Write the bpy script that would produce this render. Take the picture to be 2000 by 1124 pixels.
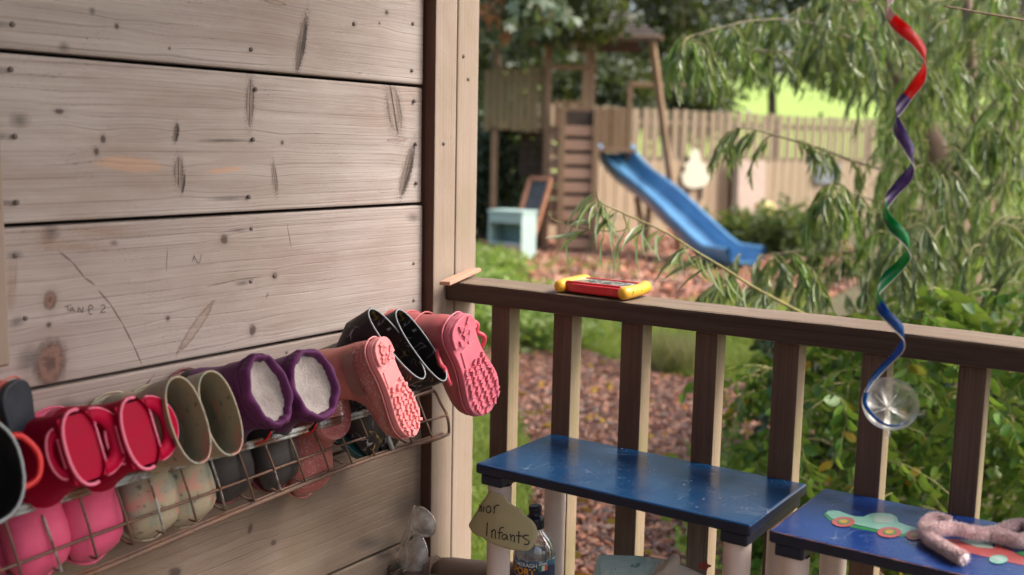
import bpy, bmesh, math, random
import numpy as np
from mathutils import Vector, Matrix, Euler
random.seed(7); rng = np.random.default_rng(7)
PI = math.pi
S = bpy.context.scene
COL = S.collection
for o in list(bpy.data.objects): bpy.data.objects.remove(o)

# ------------------------------------------------------------------ camera, sky, sun, exposure
# The porch: wall in the plane x = 0, y runs along the wall, z = 0 is the deck.
CAM = np.array([1.325, 0.0, 0.93])
RM = np.array([[0.81872913, 0.09306878, -0.56658698],
               [0.57382754, -0.09805935, 0.81308445],
               [0.02011363, -0.99081914, -0.13368947]])      # columns: right, down, forward
FPX = 2090.0
cam_d = bpy.data.cameras.new('camera'); cam = bpy.data.objects.new('camera', cam_d); COL.objects.link(cam)
M = Matrix(((RM[0][0], -RM[0][1], -RM[0][2], CAM[0]), (RM[1][0], -RM[1][1], -RM[1][2], CAM[1]),
            (RM[2][0], -RM[2][1], -RM[2][2], CAM[2]), (0, 0, 0, 1)))
cam.matrix_world = M
cam_d.sensor_width = 36.0; cam_d.lens = FPX / 2000 * 36
cam_d.clip_start = 0.05; cam_d.clip_end = 600
cam_d.dof.use_dof = True; cam_d.dof.focus_distance = 1.82; cam_d.dof.aperture_fstop = 3.1
S.camera = cam

SUN_EL, SUN_AZ = math.radians(48), math.radians(62)           # azimuth measured from +y towards +x
world = bpy.data.worlds.new('World'); S.world = world; world.use_nodes = True
wn = world.node_tree.nodes; wl = world.node_tree.links
bg_n = wn['Background']
sky = wn.new('ShaderNodeTexSky'); sky.sky_type = 'NISHITA'; sky.sun_disc = False
sky.sun_elevation = SUN_EL; sky.sun_rotation = SUN_AZ
sky.air_density = 1.0; sky.dust_density = 6.0; sky.ozone_density = 0.6
wl.new(sky.outputs[0], bg_n.inputs[0]); bg_n.inputs[1].default_value = 0.15
sl = bpy.data.lights.new('sun', 'SUN'); sl.energy = 1.8; sl.angle = math.radians(22); sl.color = (1, 0.96, 0.9)
sun = bpy.data.objects.new('sun', sl); COL.objects.link(sun)
sdir = Vector((math.sin(SUN_AZ) * math.cos(SUN_EL), math.cos(SUN_AZ) * math.cos(SUN_EL), math.sin(SUN_EL)))
sun.rotation_euler = sdir.to_track_quat('Z', 'Y').to_euler()
S.view_settings.view_transform = 'Standard'; S.view_settings.look = 'None'
S.view_settings.gamma = 1; S.view_settings.use_curve_mapping = False
S.view_settings.exposure = 1.17
S.render.engine = 'CYCLES'
S.cycles.transparent_max_bounces = 16; S.cycles.max_bounces = 8
S.cycles.sample_clamp_indirect = 6

# ------------------------------------------------------------------ helpers
def ray(px, py):
    return RM @ np.array([px - 1000.0, py - 562.0, FPX])
def bg(px, py, D):
    """point seen at photo pixel px, py at depth D metres"""
    return CAM + ray(px, py) * (D / FPX)
def on(px, py, ax, v):
    r = ray(px, py); i = 'xyz'.index(ax)
    return CAM + r * ((v - CAM[i]) / r[i])
GZ = -0.42                                                     # garden ground level
def gnd(px, py, z=GZ):
    return on(px, py, 'z', z)

def newmesh(name, verts, faces, smooth=False):
    me = bpy.data.meshes.new(name)
    me.from_pydata([tuple(map(float, v)) for v in verts], [], faces)
    me.update()
    if smooth: me.polygons.foreach_set('use_smooth', [True] * len(me.polygons))
    return me
ORI = {}                                                       # root name -> origin used for world-space children
def thing(name, label, cat, loc=(0, 0, 0), rot=None, group=None, kind=None):
    o = bpy.data.objects.new(name, None); COL.objects.link(o); o.empty_display_size = 0.05
    o.location = Vector([float(c) for c in loc])
    if rot is not None: o.rotation_euler = rot
    o['label'] = label
    if cat: o['category'] = cat
    if group: o['group'] = group
    if kind: o['kind'] = kind
    return o
def link(name, me, mat, parent=None, **props):
    o = bpy.data.objects.new(name, me); COL.objects.link(o)
    if mat is not None and (len(me.materials) == 0): me.materials.append(mat)
    if parent is not None: o.parent = parent
    for k, v in props.items(): o[k] = v
    return o
def root_of(o):
    while o.parent: o = o.parent
    return o
def wpart(name, me, mat, parent, **props):
    """mesh given in world coordinates, attached under an unrotated root"""
    r = root_of(parent)
    me.transform(Matrix.Translation(-r.location))
    return link(name, me, mat, parent, **props)
def bm_me(bm, name='mesh', smooth=False):
    me = bpy.data.meshes.new(name); bm.to_mesh(me); bm.free()
    if smooth: me.polygons.foreach_set('use_smooth', [True] * len(me.polygons))
    return me
def box(sx, sy, sz, bev=0.0, c=(0, 0, 0), seg=1, rough=0.0, seed=0):
    bm = bmesh.new(); bmesh.ops.create_cube(bm, size=1)
    for v in bm.verts: v.co = Vector((v.co.x * sx, v.co.y * sy, v.co.z * sz))
    if bev: bmesh.ops.bevel(bm, geom=bm.edges[:], offset=bev, segments=seg, affect='EDGES', profile=0.5)
    for v in bm.verts: v.co += Vector(c)
    return bm_me(bm, 'box')
def boxw(x0, x1, y0, y1, z0, z1, bev=0.0, seg=1):
    return box(x1 - x0, y1 - y0, z1 - z0, bev, ((x0 + x1) / 2, (y0 + y1) / 2, (z0 + z1) / 2), seg)
def beam(p, q, w, h, bev=0.004, up=(0, 0, 1)):
    p = Vector(p); q = Vector(q); d = (q - p); L = d.length; d.normalize()
    s = d.cross(Vector(up)); s = s.normalized() if s.length > 1e-4 else Vector((1, 0, 0)); u = s.cross(d)
    me = box(w, L, h, bev)
    me.transform(Matrix(((s.x, d.x, u.x, (p.x + q.x) / 2), (s.y, d.y, u.y, (p.y + q.y) / 2), (s.z, d.z, u.z, (p.z + q.z) / 2), (0, 0, 0, 1))))
    return me
def smoothpath(pts, n):
    P = np.array(pts, float); k = len(P)
    P2 = np.vstack([2 * P[0] - P[1], P, 2 * P[-1] - P[-2]])
    out = []
    for t in np.linspace(0, k - 1 - 1e-9, n):
        i = int(t); u = t - i; a, b, c, d = P2[i], P2[i + 1], P2[i + 2], P2[i + 3]
        out.append(0.5 * ((2 * b) + (-a + c) * u + (2 * a - 5 * b + 4 * c - d) * u * u + (-a + 3 * b - 3 * c + d) * u ** 3))
    return np.array(out)
def tube_vf(pts, rad, seg=8, closed=False, cap=True, flat=1.0):
    P = np.array(pts, float); n = len(P)
    R = np.full(n, rad) if np.isscalar(rad) else np.array(rad, float)
    T = np.gradient(P, axis=0)
    if closed: T = np.roll(P, -1, 0) - np.roll(P, 1, 0)
    T /= np.linalg.norm(T, axis=1)[:, None] + 1e-12
    a = np.array([0, 0, 1.0]) if abs(T[0][2]) < 0.9 else np.array([1.0, 0, 0])
    N = np.cross(T[0], a); N /= np.linalg.norm(N)
    V = []
    for i in range(n):
        N = N - T[i] * np.dot(N, T[i]); N /= np.linalg.norm(N) + 1e-12
        B = np.cross(T[i], N)
        for k in range(seg):
            th = 2 * PI * k / seg
            V.append(P[i] + R[i] * (math.cos(th) * N + flat * math.sin(th) * B))
    F = []
    for i in range(n if closed else n - 1):
        for k in range(seg):
            a0 = i * seg + k; b0 = i * seg + (k + 1) % seg; j = (i + 1) % n
            F.append((a0, b0, j * seg + (k + 1) % seg, j * seg + k))
    if cap and not closed:
        F.append(tuple(range(seg))[::-1]); F.append(tuple((n - 1) * seg + k for k in range(seg)))
    return V, F
def tube(pts, rad, seg=8, closed=False, flat=1.0):
    V, F = tube_vf(pts, rad, seg, closed, True, flat)
    return newmesh('tube', V, F, True)
def merge(list_vf):
    V = []; F = []
    for v, f in list_vf:
        b = len(V); V.extend(v); F.extend([tuple(i + b for i in q) for q in f])
    return V, F
def me_vf(me, M4=None):
    if M4 is not None: me.transform(M4)
    return [tuple(v.co) for v in me.vertices], [tuple(p.vertices) for p in me.polygons]
def lathe(prof, seg=32, smooth=True, mod=None):
    V = []; F = []
    for r, z in prof:
        for k in range(seg):
            th = 2 * PI * k / seg; rr = r
            if mod: rr, zz = mod(r, z, th)
            else: zz = z
            V.append((rr * math.cos(th), rr * math.sin(th), zz))
    for i in range(len(prof) - 1):
        for k in range(seg):
            F.append((i * seg + k, i * seg + (k + 1) % seg, (i + 1) * seg + (k + 1) % seg, (i + 1) * seg + k))
    return newmesh('lathe', V, F, smooth)
def prism(outline, h, bev=0.0):
    """extruded 2-D outline in xy, thickness h up from z = 0"""
    bm = bmesh.new(); vs = [bm.verts.new((float(x), float(y), 0)) for x, y in outline]
    f = bm.faces.new(vs); bm.normal_update()
    if f.normal.z > 0: f.normal_flip()
    r = bmesh.ops.extrude_face_region(bm, geom=[f])
    for g in r['geom']:
        if isinstance(g, bmesh.types.BMVert): g.co.z += h
    bmesh.ops.recalc_face_normals(bm, faces=bm.faces[:])
    if bev: 
        top = [e for e in bm.edges if abs(e.verts[0].co.z - e.verts[1].co.z) < 1e-7]
        bmesh.ops.bevel(bm, geom=top, offset=bev, segments=2, affect='EDGES', profile=0.5)
    return bm_me(bm, 'prism')
def basis(X, Y, Z, o=(0, 0, 0)):
    return Matrix(((X[0], Y[0], Z[0], o[0]), (X[1], Y[1], Z[1], o[1]), (X[2], Y[2], Z[2], o[2]), (0, 0, 0, 1)))
def patch(outline, fn, rings=6):
    """fill a 3-D closed outline with rings shrinking to the centroid; fn(p, t) displaces (t = 0 rim .. 1 centre)"""
    O = np.array(outline, float); c = O.mean(0); n = len(O); V = []; F = []
    for r in range(rings):
        t = r / rings
        for p in O: V.append(fn(p * (1 - t) + c * t, t))
    V.append(fn(c, 1.0))
    for r in range(rings - 1):
        for k in range(n):
            F.append((r * n + k, r * n + (k + 1) % n, (r + 1) * n + (k + 1) % n, (r + 1) * n + k))
    for k in range(n): F.append(((rings - 1) * n + k, (rings - 1) * n + (k + 1) % n, rings * n))
    return V, F
def scatter(name, tv, tf, mats):
    """merge copies of one small template (tv verts, tf faces) under many 3x4 transforms, fast"""
    tv = np.array(tv, float); A = np.array(mats, float)                     # (n,3,4)
    n = len(A); k = len(tv)
    V = np.einsum('nij,kj->nki', A[:, :, :3], tv) + A[:, None, :, 3]
    me = bpy.data.meshes.new(name)
    me.vertices.add(n * k); me.vertices.foreach_set('co', V.reshape(-1))
    lens = [len(f) for f in tf]; flat = np.array([i for f in tf for i in f])
    L = (flat[None, :] + (np.arange(n) * k)[:, None]).reshape(-1)
    me.loops.add(len(L)); me.loops.foreach_set('vertex_index', L)
    tot = np.tile(lens, n); st = np.concatenate([[0], np.cumsum(tot)[:-1]])
    me.polygons.add(len(tot)); me.polygons.foreach_set('loop_start', st); me.polygons.foreach_set('loop_total', tot)
    me.update(calc_edges=True); me.validate()
    me.polygons.foreach_set('use_smooth', [True] * len(me.polygons))
    return me
def frames(P, D, size, roll=None, w=None):
    """3x4 transforms: local y along D, local x across, scaled by size (and width w)"""
    P = np.array(P, float); D = np.array(D, float); D /= np.linalg.norm(D, axis=1)[:, None] + 1e-9
    n = len(P); R0 = rng.normal(size=(n, 3)) if roll is None else np.array(roll, float)
    X = np.cross(D, R0); X /= np.linalg.norm(X, axis=1)[:, None] + 1e-9
    Z = np.cross(X, D); s = np.broadcast_to(np.array(size, float), (n,))[:, None]
    ww = s if w is None else np.broadcast_to(np.array(w, float), (n,))[:, None]
    return np.stack([X * ww, D * s, Z * s, P], axis=2)
def inpoly(pts, poly):
    x, y = pts[:, 0], pts[:, 1]; r = np.zeros(len(pts), bool); n = len(poly); j = n - 1
    for i in range(n):
        xi, yi = poly[i]; xj, yj = poly[j]
        c = ((yi > y) != (yj > y)) & (x < (xj - xi) * (y - yi) / (yj - yi + 1e-12) + xi)
        r ^= c; j = i
    return r
def copy_tree(o, parent=None):
    c = o.copy(); COL.objects.link(c)
    if parent is not None: c.parent = parent
    for ch in [k for k in bpy.data.objects if k.parent == o]: copy_tree(ch, c)
    return c
def textmesh(s, size, bold=0.0, ext=0.0):
    cu = bpy.data.curves.new('lettering', 'FONT'); cu.body = s; cu.size = size; cu.offset = bold; cu.extrude = ext
    cu.align_x = 'LEFT'; cu.resolution_u = 3
    o = bpy.data.objects.new('tmp_text', cu); COL.objects.link(o)
    dg = bpy.context.evaluated_depsgraph_get(); dg.update()
    me = bpy.data.meshes.new_from_object(o.evaluated_get(dg))
    bpy.data.objects.remove(o); bpy.data.curves.remove(cu)
    return me

# ------------------------------------------------------------------ material helpers
class NT:
    def __init__(s, name):
        s.m = bpy.data.materials.new(name); s.m.use_nodes = True; s.t = s.m.node_tree; s.n = s.t.nodes; s.l = s.t.links
        s.b = s.n['Principled BSDF']; s.out = s.n['Material Output']
    def new(s, t, **kw):
        n = s.n.new(t)
        for k, v in kw.items(): setattr(n, k, v)
        return n
    def set(s, sock, v):
        if hasattr(v, 'links') or isinstance(v, bpy.types.NodeSocket): s.l.new(v, sock)
        else: sock.default_value = v
    def math(s, op, a, b=None, c=None, clamp=False):
        n = s.new('ShaderNodeMath', operation=op, use_clamp=clamp); s.set(n.inputs[0], a)
        if b is not None: s.set(n.inputs[1], b)
        if c is not None: s.set(n.inputs[2], c)
        return n.outputs[0]
    def vmath(s, op, a, b=None):
        n = s.new('ShaderNodeVectorMath', operation=op); s.set(n.inputs[0], a)
        if b is not None: s.set(n.inputs[1], b)
        return n.outputs['Value'] if op in ('LENGTH', 'DOT_PRODUCT') else n.outputs[0]
    def coord(s, which='Object'):
        return s.new('ShaderNodeTexCoord').outputs[which]
    def mapping(s, v, scale=(1, 1, 1), loc=(0, 0, 0), rot=(0, 0, 0)):
        n = s.new('ShaderNodeMapping'); s.set(n.inputs[0], v); n.inputs['Scale'].default_value = scale
        n.inputs['Rotation'].default_value = rot
        s.set(n.inputs['Location'], loc); return n.outputs[0]
    def noise(s, v, scale=5, det=4, rough=0.55, dist=0.0, out=0):
        n = s.new('ShaderNodeTexNoise'); s.set(n.inputs['Vector'], v); n.inputs['Scale'].default_value = scale
        n.inputs['Detail'].default_value = det; n.inputs['Roughness'].default_value = rough; n.inputs['Distortion'].default_value = dist
        return n.outputs[out]
    def voro(s, v, scale=5, out=0, feature='F1'):
        n = s.new('ShaderNodeTexVoronoi', feature=feature); s.set(n.inputs['Vector'], v); n.inputs['Scale'].default_value = scale
        return n.outputs[out]
    def ramp(s, fac, stops, interp='LINEAR'):
        n = s.new('ShaderNodeValToRGB'); s.set(n.inputs[0], fac); cr = n.color_ramp; cr.interpolation = interp
        while len(cr.elements) < len(stops): cr.elements.new(0.5)
        for e, (p, c) in zip(cr.elements, stops):
            e.position = p; e.color = (*c, 1) if len(c) == 3 else c
        return n.outputs[0]
    def maprange(s, v, a, b, c=0.0, d=1.0, smooth=False):
        n = s.new('ShaderNodeMapRange', clamp=True)
        if smooth: n.interpolation_type = 'SMOOTHSTEP'
        s.set(n.inputs[0], v); n.inputs[1].default_value = a; n.inputs[2].default_value = b; n.inputs[3].default_value = c; n.inputs[4].default_value = d
        return n.outputs[0]
    def mix(s, fac, a, b, mode='MIX'):
        n = s.new('ShaderNodeMix', data_type='RGBA', blend_type=mode); s.set(n.inputs[0], fac)
        for k, v in ((6, a), (7, b)):
            if isinstance(v, tuple): v = (*v, 1) if len(v) == 3 else v
            s.set(n.inputs[k], v)
        return n.outputs[2]
    def bump(s, h, dist=0.002, strength=0.5):
        n = s.new('ShaderNodeBump'); n.inputs['Distance'].default_value = dist; n.inputs['Strength'].default_value = strength
        s.set(n.inputs['Height'], h); s.l.new(n.outputs[0], s.b.inputs['Normal']); return n.outputs[0]
    def base(s, c):
        if isinstance(c, tuple): c = (*c, 1)
        s.set(s.b.inputs['Base Color'], c)
    def p(s, **kw):
        for k, v in kw.items(): s.set(s.b.inputs[k.replace('_', ' ')], v)
        return s
def sep(nt, v):
    n = nt.new('ShaderNodeSeparateXYZ'); nt.set(n.inputs[0], v); return n.outputs
def comb(nt, x, y, z):
    n = nt.new('ShaderNodeCombineXYZ'); nt.set(n.inputs[0], x); nt.set(n.inputs[1], y); nt.set(n.inputs[2], z); return n.outputs[0]

def simple(name, c, rough=0.5, var=0.15, scale=30, spec=0.5, coat=0.0, bumpd=0.0, metal=0.0, sss=0.0):
    nt = NT(name); v = nt.coord()
    n = nt.noise(v, scale, 5)
    d = tuple(x * (1 - var) for x in c); l = tuple(min(1, x * (1 + var)) for x in c)
    nt.base(nt.ramp(n, [(0.3, d), (0.7, l)]))
    nt.p(Roughness=rough, Specular_IOR_Level=spec, Metallic=metal)
    if coat: nt.p(Coat_Weight=coat, Coat_Roughness=0.12)
    if sss: nt.p(Subsurface_Weight=sss, Subsurface_Scale=0.01)
    if bumpd: nt.bump(nt.noise(v, scale * 4, 4), bumpd, 0.6)
    return nt.m

def wood(name, light, dark, axis='z', grain=1.0, knots=(), green=0.0, rough=0.75, stain=0.4, streak=0.5, scale=1.0, wet=0.0):
    """board wood: grain along one object axis, growth lines, fine streaks, blotches, knots in (along, across) metres"""
    nt = NT(name); v = nt.coord(); x, y, z = sep(nt, v)
    oi = nt.new('ShaderNodeObjectInfo').outputs['Random']
    off = nt.math('MULTIPLY', oi, 37.0)
    if axis == 'z': al, ac, th = z, x, y
    elif axis == 'y': al, ac, th = y, z, x
    else: al, ac, th = x, z, y
    P = comb(nt, al, ac, th)
    noff = comb(nt, off, off, off)
    Po = nt.vmath('ADD', P, noff)
    ww = nt.math('MULTIPLY', nt.math('SUBTRACT', nt.noise(nt.mapping(Po, (0.8, 4, 4)), 1.0, 2), 0.5), 0.022)
    acw = nt.math('ADD', nt.math('ADD', ac, nt.math('MULTIPLY', th, 0.7)), ww)
    masks = []
    for kn in knots:
        cy, cz, ly, lz, ang, typ = kn
        d = nt.vmath('SUBTRACT', comb(nt, al, ac, 0.0), (cy, cz, 0))
        dr = nt.new('ShaderNodeVectorRotate', rotation_type='Z_AXIS'); nt.set(dr.inputs[0], d); dr.inputs['Angle'].default_value = -ang
        q = nt.vmath('MULTIPLY', dr.outputs[0], (1 / ly, 1 / lz, 0))
        if typ in ('spike', 'round', 'red', 'pale'):
            qq = nt.vmath('MULTIPLY', d, (1 / 0.035, 1 / max(0.03, ly * 1.3), 0))
            g = nt.math('EXPONENT', nt.math('MULTIPLY', nt.math('POWER', nt.vmath('LENGTH', qq), 2.0), -1.0))
            acw = nt.math('ADD', acw, nt.math('MULTIPLY', nt.math('MULTIPLY', g, nt.math('SIGN', sep(nt, d)[1])), 0.0035))
        ln = nt.vmath('LENGTH', q)
        amp = {'stain': 0.5, 'spike': 0.7, 'pale': 0.35, 'red': 0.6}.get(typ, 0.8)
        ln = nt.math('ADD', ln, nt.math('MULTIPLY', nt.math('SUBTRACT', nt.noise(Po, 190 if typ in ('spike', 'pale') else 110, 4, 0.65), 0.5), amp))
        masks.append((typ, ln, q))
    Q = comb(nt, al, acw, th); Qo = nt.vmath('ADD', Q, noff)
    def rings(sc_, lo, hi, distn, loc):
        wv = nt.new('ShaderNodeTexWave', wave_type='BANDS', bands_direction='Y', wave_profile='SAW')
        nt.set(wv.inputs['Vector'], nt.mapping(Qo, (0.35, 1, 1), loc)); wv.inputs['Scale'].default_value = sc_
        wv.inputs['Distortion'].default_value = distn; wv.inputs['Detail'].default_value = 3; wv.inputs['Detail Scale'].default_value = 2.0
        return nt.maprange(wv.outputs[1], lo, hi)
    line = nt.math('MULTIPLY', rings(19 * scale, 0.80, 0.97, 0.3, (0, 0, 0)), nt.maprange(nt.noise(nt.mapping(Qo, (4, 36, 4)), 1, 4, 0.6), 0.38, 0.62))
    line2 = nt.math('MULTIPLY', rings(52 * scale, 0.55, 1.0, 0.9, (3, 1, 0)), nt.maprange(nt.noise(nt.mapping(Qo, (2, 14, 4)), 1, 3), 0.45, 0.65))
    line = nt.math('MAXIMUM', line, nt.math('MULTIPLY', line2, 0.38))
    fine = nt.noise(nt.mapping(Qo, (5, 520, 60)), 1.0, 5, 0.65)
    mid = nt.noise(nt.mapping(Qo, (1.8, 70, 20)), 1.0, 4, 0.6)
    c = nt.mix(nt.maprange(mid, 0.3, 0.72), light, tuple(0.6 * a + 0.4 * b for a, b in zip(light, dark)))
    c = nt.mix(nt.math('MULTIPLY', nt.maprange(fine, 0.5, 0.74), streak), c, dark)
    c = nt.mix(nt.math('MULTIPLY', line, 0.55 * grain), c, tuple(0.8 * b for b in dark))
    blot = nt.noise(nt.mapping(Po, (2.4, 6, 6)), 1.3, 6, 0.65)
    c = nt.mix(nt.math('MULTIPLY', nt.maprange(blot, 0.47, 0.74), stain), c, tuple(a * b for a, b in zip(light, (0.58, 0.47, 0.40))))
    pale = nt.noise(nt.mapping(Po, (5, 40, 6), (7, 3, 1)), 1.0, 5, 0.7)
    c = nt.mix(nt.math('MULTIPLY', nt.maprange(pale, 0.56, 0.75), 0.35), c, tuple(min(0.8, a * 1.22) for a in light))
    # weather pits, gathered along the growth lines
    sp = nt.noise(nt.mapping(Po, (110, 260, 150)), 1.8, 3, 0.6)
    spm = nt.math('MULTIPLY', nt.maprange(sp, 0.60, 0.68), nt.math('MULTIPLY', nt.maprange(nt.noise(Po, 6, 4), 0.45, 0.62), nt.math('ADD', nt.math('MULTIPLY', line, 0.9), 0.25)))
    c = nt.mix(nt.math('MULTIPLY', spm, 0.85, clamp=True), c, tuple(a * 0.3 for a in dark))
    if green:
        gm = nt.math('MULTIPLY', nt.maprange(nt.noise(Po, 9, 5, 0.65), 0.42, 0.7), green)
        c = nt.mix(gm, c, (0.17, 0.17, 0.06))
    dents = None
    for typ, ln, q in masks:
        if typ in ('spike', 'pale'):
            qx, qy, _ = sep(nt, q)
            stri = nt.noise(nt.mapping(q, (0.8, 7, 1), (cy * 3, 0, 0)), 1.0, 5, 0.7)
            core = nt.maprange(ln, 0.78, 1.02, 1, 0)
            feather = nt.math('MULTIPLY', nt.maprange(ln, 0.95, 1.55, 1, 0), nt.maprange(nt.noise(nt.mapping(Po, (190, 420, 100)), 1.2, 4, 0.7), 0.47, 0.62))
            c = nt.mix(nt.math('MULTIPLY', feather, 0.8), c, (0.05, 0.04, 0.036))
            if typ == 'spike':
                inner = nt.mix(nt.maprange(nt.math('ADD', stri, nt.math('MULTIPLY', qy, -0.16)), 0.40, 0.66), (0.028, 0.022, 0.02), (0.23, 0.185, 0.16))
            else:
                edge = nt.math('MULTIPLY', nt.maprange(nt.math('ABSOLUTE', qy), 0.45, 0.9), 0.9)
                crack = nt.math('LESS_THAN', nt.math('ABSOLUTE', nt.math('ADD', qy, nt.math('MULTIPLY', nt.math('SUBTRACT', stri, 0.5), 0.8))), 0.09)
                inner = nt.mix(nt.maprange(stri, 0.4, 0.62), (0.17, 0.125, 0.105), (0.34, 0.28, 0.25))
                inner = nt.mix(edge, inner, (0.07, 0.053, 0.047)); inner = nt.mix(nt.math('MULTIPLY', crack, 0.85), inner, (0.02, 0.016, 0.014))
            c = nt.mix(nt.math('MULTIPLY', core, 0.95), c, inner); dents = core if dents is None else nt.math('MAXIMUM', dents, core)
        elif typ == 'round':
            core = nt.maprange(ln, 0.5, 1.05, 1, 0); hal = nt.maprange(ln, 0.8, 2.0, 1, 0)
            c = nt.mix(nt.math('MULTIPLY', hal, 0.25), c, (0.16, 0.12, 0.10)); c = nt.mix(nt.math('MULTIPLY', core, 0.85), c, (0.06, 0.042, 0.036))
        elif typ == 'red':
            core = nt.maprange(ln, 0.75, 1.25, 1, 0); rg = nt.math('SINE', nt.math('ADD', nt.math('MULTIPLY', ln, 6.0), nt.math('MULTIPLY', nt.noise(Po, 45, 4, 0.7), 9.0)))
            inner = nt.mix(nt.maprange(rg, -0.6, 0.9), (0.075, 0.036, 0.028), (0.20, 0.105, 0.08)); inner = nt.mix(nt.maprange(ln, 0.75, 1.0), inner, (0.06, 0.04, 0.034))
            c = nt.mix(nt.math('MULTIPLY', nt.maprange(ln, 1.0, 2.2, 1, 0), 0.3), c, (0.2, 0.14, 0.11)); c = nt.mix(nt.math('MULTIPLY', core, 0.88), c, inner)
        elif typ == 'orange':
            core = nt.maprange(ln, 0.7, 1.05, 1, 0); c = nt.mix(nt.math('MULTIPLY', core, nt.maprange(fine, 0.35, 0.6, 0.75, 0.35)), c, (0.54, 0.31, 0.19))
        elif typ == 'scrape':
            core = nt.maprange(ln, 0.85, 1.05, 1, 0); rim_ = nt.math('MULTIPLY', core, nt.maprange(ln, 0.55, 0.9))
            c = nt.mix(nt.math('MULTIPLY', core, 0.3), c, (0.24, 0.15, 0.11)); c = nt.mix(nt.math('MULTIPLY', rim_, 0.6), c, (0.11, 0.065, 0.05))
        elif typ == 'scratch':
            core = nt.maprange(ln, 0.8, 1.3, 1, 0); c = nt.mix(nt.math('MULTIPLY', core, 0.8), c, (0.1, 0.07, 0.055))
        elif typ == 'rust':
            core = nt.math('MULTIPLY', nt.maprange(ln, 0.1, 1.2, 1, 0), nt.maprange(mid, 0.3, 0.6, 0.5, 1)); c = nt.mix(nt.math('MULTIPLY', core, 0.6), c, (0.21, 0.105, 0.06))
        elif typ == 'stain':
            core = nt.math('MULTIPLY', nt.maprange(ln, 0.15, 1.1, 1, 0), nt.maprange(fine, 0.3, 0.65, 0.65, 1)); c = nt.mix(nt.math('MULTIPLY', core, 0.8), c, (0.07, 0.06, 0.057))
    nt.base(c)
    h = nt.math('SUBTRACT', nt.math('MULTIPLY', fine, 0.6), nt.math('MULTIPLY', line, 0.9))
    h = nt.math('SUBTRACT', h, nt.math('MULTIPLY', spm, 1.2))
    if dents is not None: h = nt.math('SUBTRACT', h, nt.math('MULTIPLY', dents, 1.0))
    nt.bump(h, 0.0013, 0.8)
    rr = nt.maprange(mid, 0.3, 0.7, rough - 0.12, rough + 0.1)
    nt.p(Roughness=rr, Specular_IOR_Level=0.3)
    if wet: nt.p(Coat_Weight=wet, Coat_Roughness=0.35)
    return nt.m

def leafmat(name, cols, trans=0.35, rough=0.35, yellow=0.0, dark=(0.02, 0.035, 0.012), spec=0.5):
    nt = NT(name); g = nt.new('ShaderNodeNewGeometry'); r = g.outputs['Random Per Island']
    n = len(cols); stops = [((i + 0.5) / n, c) for i, c in enumerate(cols)]
    c = nt.ramp(r, stops)
    c = nt.mix(nt.math('MULTIPLY', nt.noise(nt.coord(), 40, 3), 0.25), c, dark)
    if yellow:
        hs = nt.new('ShaderNodeTexWhiteNoise', noise_dimensions='1D'); nt.set(hs.inputs['W'], nt.math('MULTIPLY', r, 777.0))
        c = nt.mix(nt.math('LESS_THAN', hs.outputs[0], yellow), c, (0.42, 0.22, 0.02))
    nt.base(c); nt.p(Roughness=rough, Specular_IOR_Level=spec)
    tr = nt.new('ShaderNodeBsdfTranslucent'); nt.set(tr.inputs[0], nt.mix(0.35, c, (0.35, 0.42, 0.05), 'MIX'))
    ms = nt.new('ShaderNodeMixShader'); ms.inputs[0].default_value = trans
    nt.l.new(nt.b.outputs[0], ms.inputs[1]); nt.l.new(tr.outputs[0], ms.inputs[2]); nt.l.new(ms.outputs[0], nt.out.inputs[0])
    return nt.m
def clear(name, tint=(0.95, 0.96, 0.97), gl=0.12, rough=0.06, haze=0.06, hazec=(0.8, 0.82, 0.84), bumps=0.0, bscale=40):
    nt = NT(name); v = nt.coord()
    t = nt.new('ShaderNodeBsdfTransparent'); t.inputs[0].default_value = (*tint, 1)
    g = nt.new('ShaderNodeBsdfGlossy'); g.inputs['Roughness'].default_value = rough; g.inputs['Color'].default_value = (1, 1, 1, 1)
    lw = nt.new('ShaderNodeLayerWeight'); lw.inputs[0].default_value = 0.35
    if bumps:
        b = nt.new('ShaderNodeBump'); b.inputs['Distance'].default_value = bumps; b.inputs['Strength'].default_value = 1
        nt.set(b.inputs['Height'], nt.noise(v, bscale, 3)); nt.l.new(b.outputs[0], g.inputs['Normal']); nt.l.new(b.outputs[0], lw.inputs['Normal'])
    d = nt.new('ShaderNodeBsdfDiffuse'); d.inputs[0].default_value = (*hazec, 1)
    m0 = nt.new('ShaderNodeMixShader'); nt.set(m0.inputs[0], nt.maprange(nt.noise(v, 60, 4), 0.3, 0.75, haze * 0.5, haze * 1.6))
    nt.l.new(t.outputs[0], m0.inputs[1]); nt.l.new(d.outputs[0], m0.inputs[2])
    m1 = nt.new('ShaderNodeMixShader'); nt.set(m1.inputs[0], nt.math('ADD', nt.math('MULTIPLY', lw.outputs['Facing'], 0.55), gl, clamp=True))
    nt.l.new(m0.outputs[0], m1.inputs[1]); nt.l.new(g.outputs[0], m1.inputs[2]); nt.l.new(m1.outputs[0], nt.out.inputs[0])
    nt.n.remove(nt.b)
    return nt.m
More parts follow.
